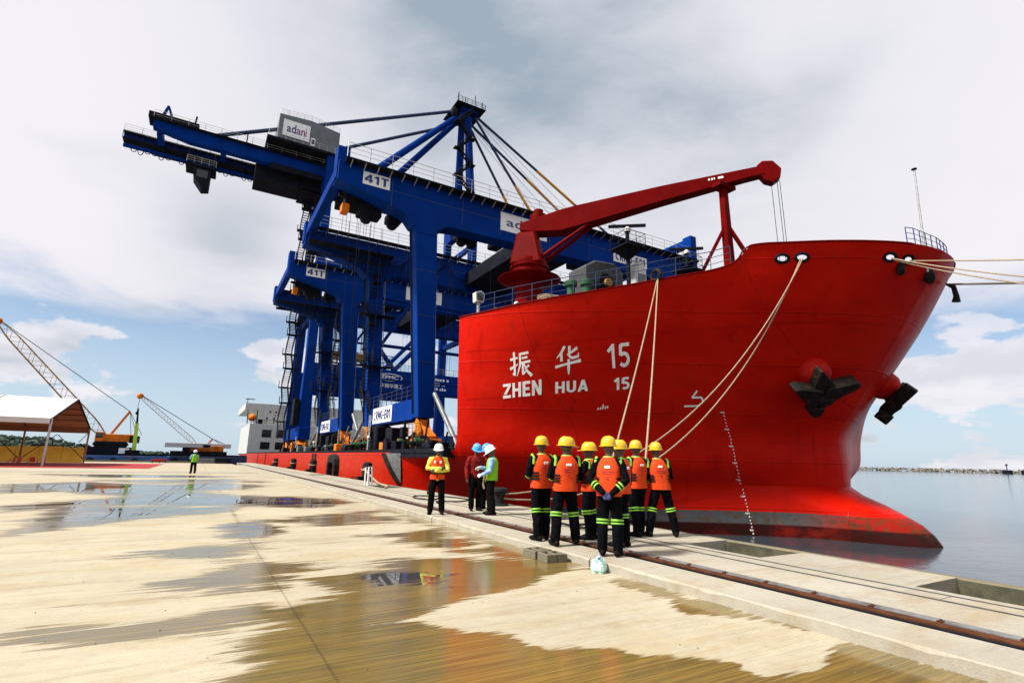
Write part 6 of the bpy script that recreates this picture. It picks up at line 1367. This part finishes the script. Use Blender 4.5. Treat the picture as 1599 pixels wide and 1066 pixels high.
# ================================================================== tent, fence and chairs at the far side of the quay
def tent():
    t = thing('marquee', 'white gabled marquee with open sides on the quay', 'tent', (-20, 73, 0))
    P = lambda mb, name, m, **k_: mb.build(name, m, t, **k_)
    # ridge runs along X; eaves at y 68.4 and 80
    y0, y1, x0, x1, ze, zr = 68.2, 90.4, -52.0, -12.75, 4.62, 7.5
    ym = (y0 + y1) / 2; xx = [x1 - i * 6.5 for i in range(7)]
    for i in range(6):
        a, c = xx[i], xx[i + 1]
        for ya, yb_ in ((y0, ym), (y1, ym)):
            b = MB(); nn = 6; vv = []
            for q_ in range(nn + 1):
                f_ = q_ / nn
                for r_ in range(nn + 1):
                    g_ = r_ / nn; z = ze + (zr - ze) * g_ - .10 * math.sin(math.pi * f_) * math.sin(math.pi * g_); vv.append((a + (c - a) * f_, ya + (yb_ - ya) * g_, z))
            ff = [(q_ * (nn + 1) + r_, (q_ + 1) * (nn + 1) + r_, (q_ + 1) * (nn + 1) + r_ + 1, q_ * (nn + 1) + r_ + 1) for q_ in range(nn) for r_ in range(nn)]
            o_ = P(b.add(vv, ff), 'roof_panel', 'tent_white', smooth=True)
            b = MB().add([(v[0], v[1], v[2] - .06) for v in vv], ff); P(b, 'roof_lining', 'tent_inner', smooth=True)
        P(MB().box((c, y0 - .03, ze - .5), (a, y0 + .01, ze + .03)), 'valance', 'tent_white')
        P(MB().box((c, y1 - .01, ze - .75), (a, y1 + .03, ze)), 'lining_valance', 'tent_inner')
    for i, x_ in enumerate(xx):
        for y_ in (y0 + .06, y1 - .06): P(MB().box((x_ - .09, y_ - .09, -.004), (x_ + .09, y_ + .09, ze)), 'post', 'galv' if y_ < 70 else 'tent_inner')
        for ya in (y0, y1): P(MB().beam((x_, ya, ze - .05), (x_, ym, zr - .08), .12, .16), 'rafter', 'dark_steel')
        if i < 6:
            P(MB().beam((x_, y1, .4), (x_ - 3.2, y1, 3.6), .08, .08), 'brace', 'dark_steel'); P(MB().beam((x_ - 6.5, y1, .4), (x_ - 3.3, y1, 3.6), .08, .08), 'brace', 'dark_steel')
    P(MB().beam((x1, y1, 4.0), (x1, y1 - 6, 2.6), .06, .06), 'brace', 'dark_steel')
    b = MB()
    for q_ in (.3, .5, .7, .9):
        zz = ze + (zr - ze) * q_ - .12; b.box((x0, ym - (ym - y0) * (1 - q_) - .03, zz - .06), (x1, ym - (ym - y0) * (1 - q_) + .03, zz)); b.box((x0, ym + (y1 - ym) * (1 - q_) - .03, zz - .06), (x1, ym + (y1 - ym) * (1 - q_) + .03, zz))
    P(b, 'purlins', 'dark_steel')
    return t
tent()
MB().box((-52, 63.2, -.004), (-3.8, 91, .012)).build('red_carpet', 'carpet_red').__setitem__('label', 'red carpet spread on the quay under the marquee')
bpy.data.objects['red_carpet']['category'] = 'carpet'
fe = thing('yellow_fence', 'yellow sheet fence closing the far side of the marquee', 'fence', (-30, 93, 0))
for i in range(16):
    x_ = -51 + i * 2.36; MB().box((x_, 93 + .02 * (i % 2), -.004), (x_ + 2.32, 93.07 + .02 * (i % 2), 2.0 + .06 * (i % 3))).build('sheet', 'barrier_yellow', fe)
    MB().box((x_ - .04, 93.1, -.004), (x_ + .04, 93.2, 2.2)).build('post', 'dark_steel', fe)
def chair(x, y, rz, label):
    t = thing('plastic_chair', label, 'chair', (x, y, .011), rz, 'red plastic chairs under the marquee')
    MB().box((-.22, -.22, .42), (.22, .22, .46)).build('seat', 'plastic_red', t, bevel=.02, local=True)
    MB().prism([(-.22, .44), (.22, .44), (.20, .86), (-.20, .86)], 1, -.24, -.20).build('backrest', 'plastic_red', t, local=True)
    for sx in (-1, 1):
        for sy in (-1, 1): MB().beam((sx * .19, sy * .19, .43), (sx * .24, sy * .24, 0), .045, .045).build('leg', 'plastic_red', t, local=True)
        MB().beam((sx * .23, -.2, .64), (sx * .23, .2, .62), .04, .035).build('arm', 'plastic_red', t, local=True)
chair(-14.9, 69.4, 2.4, 'red plastic armchair next to the marquee corner post'); chair(-14.0, 70.0, .6, 'red plastic armchair behind the marquee corner post'); chair(-13.2, 69.9, 1.0, 'red plastic armchair outside the row under the marquee'); chair(-15.6, 70.6, 2.0, 'red plastic armchair furthest inside the marquee')

# ================================================================== barges with cranes beyond the quay
def lattice(b, p, q, w0, w1, r_=.06, bays=20):
    p, q = Vector(p), Vector(q); d = (q - p).normalized(); a = d.cross(Vector((0, 1, 0))).normalized(); c = Vector((0, 1, 0)); prev = None
    for i in range(bays + 1):
        t = i / bays; wd = w0 + (w1 - w0) * t
        if t < .12: wd *= .35 + .65 * t / .12
        if t > .88: wd *= .35 + .65 * (1 - t) / .12
        cs = [p.lerp(q, t) + a * wd * .5 * s1 + c * wd * .5 * s2 for s1, s2 in ((-1, -1), (1, -1), (1, 1), (-1, 1))]
        if prev:
            for k_ in range(4): b.tube([prev[k_], cs[k_]], r_, 5); b.tube([prev[k_], cs[(k_ + 1) % 4]] if i % 2 else [prev[(k_ + 1) % 4], cs[k_]], r_ * .55, 4)
        prev = cs
    return b
def barge(name_lab, x0, x1, y0, y1, zt, m_):
    t = thing('work_barge', name_lab, 'barge', ((x0 + x1) / 2, y0, WZ), group='work barges beyond the quay')
    MB().prism([(x0, WZ - .5), (x0 - 1.2, zt - .9), (x0 - 1.2, zt), (x1 + 1.2, zt), (x1 + 1.2, zt - .9), (x1, WZ - .5)], 1, y0, y1).build('hull', m_, t, bevel=.05)
    MB().box((x0 - 1.1, y0 + .05, zt), (x1 + 1.1, y0 + .25, zt + .35)).build('bulwark', 'dark_steel', t)
    for i in range(int((x1 - x0) / 3)): MB().tube([(x0 + 1.5 + i * 3, y0 - .35, zt - .9), (x0 + 1.5 + i * 3, y0 - .02, zt - .9)], .55, 14).build('tyre_fender', 'black_rubber', t, smooth=40)
    return t
barge('blue work barge carrying the orange lattice crane', -16.2, -5.4, 110, 122, .95, 'barge_blue')
barge('navy work barge carrying the white lattice crane', -5.0, 8.0, 124, 138, 1.0, 'barge_navy')
dk = MB().box((-16.2, 112, .94), (-9.9, 119, 2.35)).build('deck_cabin', 'dark_steel'); tag(dk, 'long dark cabin on the blue barge under the orange crane', 'cabin')
MB().box((-11.4, 111.93, 1.25), (-9.95, 111.99, 2.2)).build('notice_board', 'sign_white', dk)
def crawler(lab, x, y, z, boom_tip, boom_foot, m_, mb_, w0, gantry):
    t = thing('lattice_crane', lab, 'crane', (x, y, z), group='lattice cranes on the barges')
    P = lambda mb, name, mm, **k_: mb.build(name, mm, t, **k_)
    for s_ in (-1.6, 1.6):
        P(MB().prism([(x - 2.4, z + .5), (x - 2.0, z), (x + 2.0, z), (x + 2.4, z + .5), (x + 2.0, z + .95), (x - 2.0, z + .95)], 1, y + s_ - .4, y + s_ + .4), 'track', 'dark_steel', bevel=.05)
    P(MB().box((x - 1.2, y - 1.4, z + .9), (x + 3.4, y + 1.4, z + 2.2)), 'upper_works', m_, bevel=.06); P(MB().box((x + 2.6, y - 1.5, z + .8), (x + 3.9, y + 1.5, z + 2.0)), 'counterweight', 'dark_steel', bevel=.06)
    cbn = P(MB().box((x - 2.2, y - 1.7, z + .9), (x - 1.0, y - .3, z + 2.5)), 'cab', m_, bevel=.06); MB().box((x - 2.1, y - 1.74, z + 1.5), (x - 1.1, y - 1.69, z + 2.3)).build('cab_window', 'glass_dark', cbn)
    P(lattice(MB(), boom_foot, boom_tip, w0, w0 * .8), 'lattice_boom', mb_)
    bt = Vector(boom_tip); P(MB().ell(bt, (.6, .4, .6), 10, 6), 'tip_sheave', m_)
    P(MB().beam(gantry[0], gantry[1], .35, .35), 'gantry_mast', m_)
    for dy in (-.3, .3): P(MB().tube([Vector(gantry[1]) + Vector((0, dy, 0)), bt + Vector((0, dy, .3))], .055, 5), 'pendant_line', 'dark_steel')
    for dx in (0, .8, 1.6): P(MB().tube([gantry[1], (gantry[0][0] + 3.0 + dx, gantry[0][1], z + 2.2)], .04, 5), 'boom_hoist_line', 'dark_steel')
    P(MB().tube([bt, bt - Vector((.1, 0, 3.2))], .04, 5), 'hook_line', 'dark_steel'); P(MB().ell(bt - Vector((.1, 0, 3.4)), (.22, .22, .35), 8, 6), 'hook_block', 'dark_steel')
crawler('orange crawler crane with a tall yellowish lattice boom on the blue barge', -13.0, 115.5, 2.34, (-31.0, 115.5, 22.2), (-13.9, 115.5, 3.9), 'orange_steel', 'yellow_steel', 1.6, ((-13.4, 115.5, 4.2), (-11.1, 115.5, 8.6)))
crawler('white lattice boom crane with orange tip on the navy barge', .9, 129, .99, (-11.2, 129, 12.6), (-.2, 129, 3.4), 'orange_steel', 'white_paint', .95, ((1.6, 129, 3.2), (2.6, 129, 4.6)))
lc = thing('lime_crane', 'slim lime green telescopic crane boom standing upright', 'crane', (-9.3, 111.2, .95))
MB().box((-10.4, 110.9, .94), (-8.4, 112.0, 1.9)).build('base', 'dark_steel', lc); MB().beam((-9.25, 111.4, 1.6), (-9.45, 111.4, 6.4), .6, .6, w2=.45, h2=.45).build('boom', 'lime', lc); MB().beam((-9.45, 111.4, 6.3), (-9.65, 111.4, 9.0), .3, .3, w2=.2, h2=.2).build('boom_tip', 'dark_steel', lc)
wbx = thing('folded_crane', 'long white truck crane boom lying flat on the navy barge', 'crane', (0, 125.5, 1.0))
MB().box((-5.6, 125.0, 2.7), (6.0, 126.2, 3.6)).build('boom', 'white_paint', wbx, bevel=.05); MB().box((-4.5, 124.8, .98), (5.4, 126.4, 2.0)).build('chassis', 'dark_steel', wbx); MB().box((2.4, 124.8, 2.0), (4.6, 126.4, 3.1)).build('cab', 'orange_steel', wbx, bevel=.05); MB().box((1.0, 124.75, 2.8), (2.2, 124.99, 3.3)).build('grille', 'dark_steel', wbx)
for x_ in (-3.6, -2.4, 3.0, 4.2): MB().tube([(x_, 124.7, 1.45), (x_, 125.0, 1.45)], .5, 14).build('wheel', 'black_rubber', wbx, smooth=40)
MB().box((-2.5, 125.1, 2.0), (-1.2, 126.1, 2.72)).build('rest', 'dark_steel', wbx)
# equipment along the edge of the quay
rn = random.Random(21)
eq = [('yellow_loader', -44, 'barrier_yellow'), ('site_generator', -38, 'dark_steel'), ('site_generator', -31, 'dark_steel'), ('stacked_formwork', -25.5, 'grey_steel'), ('stacked_formwork', -22, 'galv'), ('site_generator', -18.5, 'dark_steel'), ('red_pallet', -4.9, 'carpet_red'), ('stacked_formwork', 1.5, 'grey_steel'), ('stacked_formwork', 4.0, 'dark_steel')]
lab_ = {0: 'yellow machine parked behind the yellow fence', 1: 'dark generator box behind the fence at the loader', 2: 'dark generator box in the middle of the fence', 3: 'grey stack of formwork panels behind the fence', 4: 'pale stack of formwork panels at the end of the fence', 5: 'dark generator box beside the blue barge', 6: 'low red pallet by the gap between the two barges', 7: 'grey stack of formwork in front of the navy barge', 8: 'dark stack of formwork near the ship'}
for i, (nm_, x_, m_) in enumerate(eq):
    yq = 98 if i < 6 else 101; t = thing(nm_, lab_[i], nm_.replace('_', ' '), (x_, yq, 0))
    if 'formwork' in nm_:
        for k_ in range(4): MB().box((x_ - 1.2 + rn.uniform(-.1, .1), yq - .6, k_ * .22 - .003), (x_ + 1.2, yq + .6, k_ * .22 + .16)).build('panel', m_, t)
    elif nm_ == 'red_pallet':
        MB().box((x_ - 1, yq - .5, .25), (x_ + 1, yq + .5, .6)).build('load', m_, t, bevel=.03)
        for dx in (-.9, 0, .8): MB().box((x_ + dx, yq - .5, -.003), (x_ + dx + .1, yq + .5, .25)).build('runner', 'dark_steel', t)
    else:
        MB().box((x_ - 1.4, yq - .7, .4), (x_ + 1.4, yq + .7, 2.4)).build('body', m_, t, bevel=.1)
        for dx in (-.9, .9): MB().tube([(x_ + dx, yq - .8, .4), (x_ + dx, yq + .8, .4)], .42, 14).build('wheel', 'black_rubber', t, smooth=40)
        MB().box((x_ - .9, yq - .74, 1.2), (x_ + .2, yq - .69, 2.1)).build('grille', 'grey_steel', t); MB().tube([(x_ + .8, yq, 2.4), (x_ + .8, yq, 3.0)], .08, 8).build('exhaust', 'dark_steel', t)
# vessels by the breakwater, far across the harbour
def tug(x, y, rz, label, L_=22, z0=WZ):
    t = thing('harbour_tug', label, 'boat', (x, y, z0), rz, 'boats lying by the breakwater')
    h_ = MB(); h_.prism([(-L_ / 2, -.6), (L_ / 2 - 2, -.6), (L_ / 2 + 1, 2.6), (L_ / 2 - 4, 2.0), (-L_ / 2, 1.7)], 1, -3, 3).build('hull', 'dark_steel', t, bevel=.1, local=True)
    MB().box((0, -2.2, 1.7), (6, 2.2, 4.2)).build('deckhouse', 'white_paint', t, local=True); w_ = MB().box((2, -1.7, 4.2), (5.2, 1.7, 6.2)).build('wheelhouse', 'white_paint', t, local=True)
    MB().box((1.98, -1.75, 4.9), (5.24, 1.75, 5.7)).build('window', 'glass_dark', w_, local=True); MB().tube([(3, 0, 6.2), (3, 0, 10.5)], .16, 6).build('mast', 'dark_steel', t, local=True); MB().tube([(-1, 0, 1.7), (-1, 0, 4.6)], .5, 8).build('funnel', 'orange_steel', t, local=True)
tug(672, 492, -.9, 'dark tug with white wheelhouse lying by the breakwater'); tug(705, 452, -.95, 'second dark tug with red funnel beside the first', 26)
bg_ = thing('hopper_barge', 'long flat dark barge moored behind the tugs', 'barge', (730, 425, WZ), -.9); MB().prism([(-22, -.5), (22, -.5), (25, 2.4), (-25, 2.4)], 1, -5, 5).build('hull', 'barge_navy', bg_, local=True); MB().box((-18, -4, 2.4), (18, 4, 3.2)).build('coaming', 'dark_steel', bg_, local=True)
for i, (x_, y_) in enumerate(((770, 236), (776, 222))):
    t = thing('beacon_post', ('navigation beacon on the dolphin nearer to the moored tugs', 'navigation beacon on the dolphin further from the moored tugs')[i], 'beacon', (x_, y_, WZ), 0, 'navigation beacons')
    MB().box((x_ - 3.5, y_ - 3.5, WZ - 1), (x_ + 3.5, y_ + 3.5, WZ + 4)).build('dolphin', 'dark_steel', t, bevel=.3); MB().tube([(x_, y_, WZ + 4), (x_, y_, WZ + 9.5)], .45, 8).build('post', 'dark_steel', t); MB().lathe([(1.2, 0), (1.3, 1.0), (.5, 1.5)], (x_, y_, WZ + 9), 10).build('lantern', 'dark_steel', t)

# loose grit and pebbles on the paving
b = MB(); rg_ = random.Random(17)
for i in range(260):
    y_ = 2.2 + 16 * rg_.random() ** 1.6; x_ = rg_.uniform(-4 - y_ * .2, 5.1); r_ = rg_.choice([.003, .004, .005, .008])
    b.ell((x_, y_, r_ * .4), (r_, r_ * rg_.uniform(.6, 1.3), r_ * .7), 5, 3)
tag(b.build('grit', 'old_concrete'), 'scattered grit and pebbles on the wet paving', 'grit', kind='stuff')
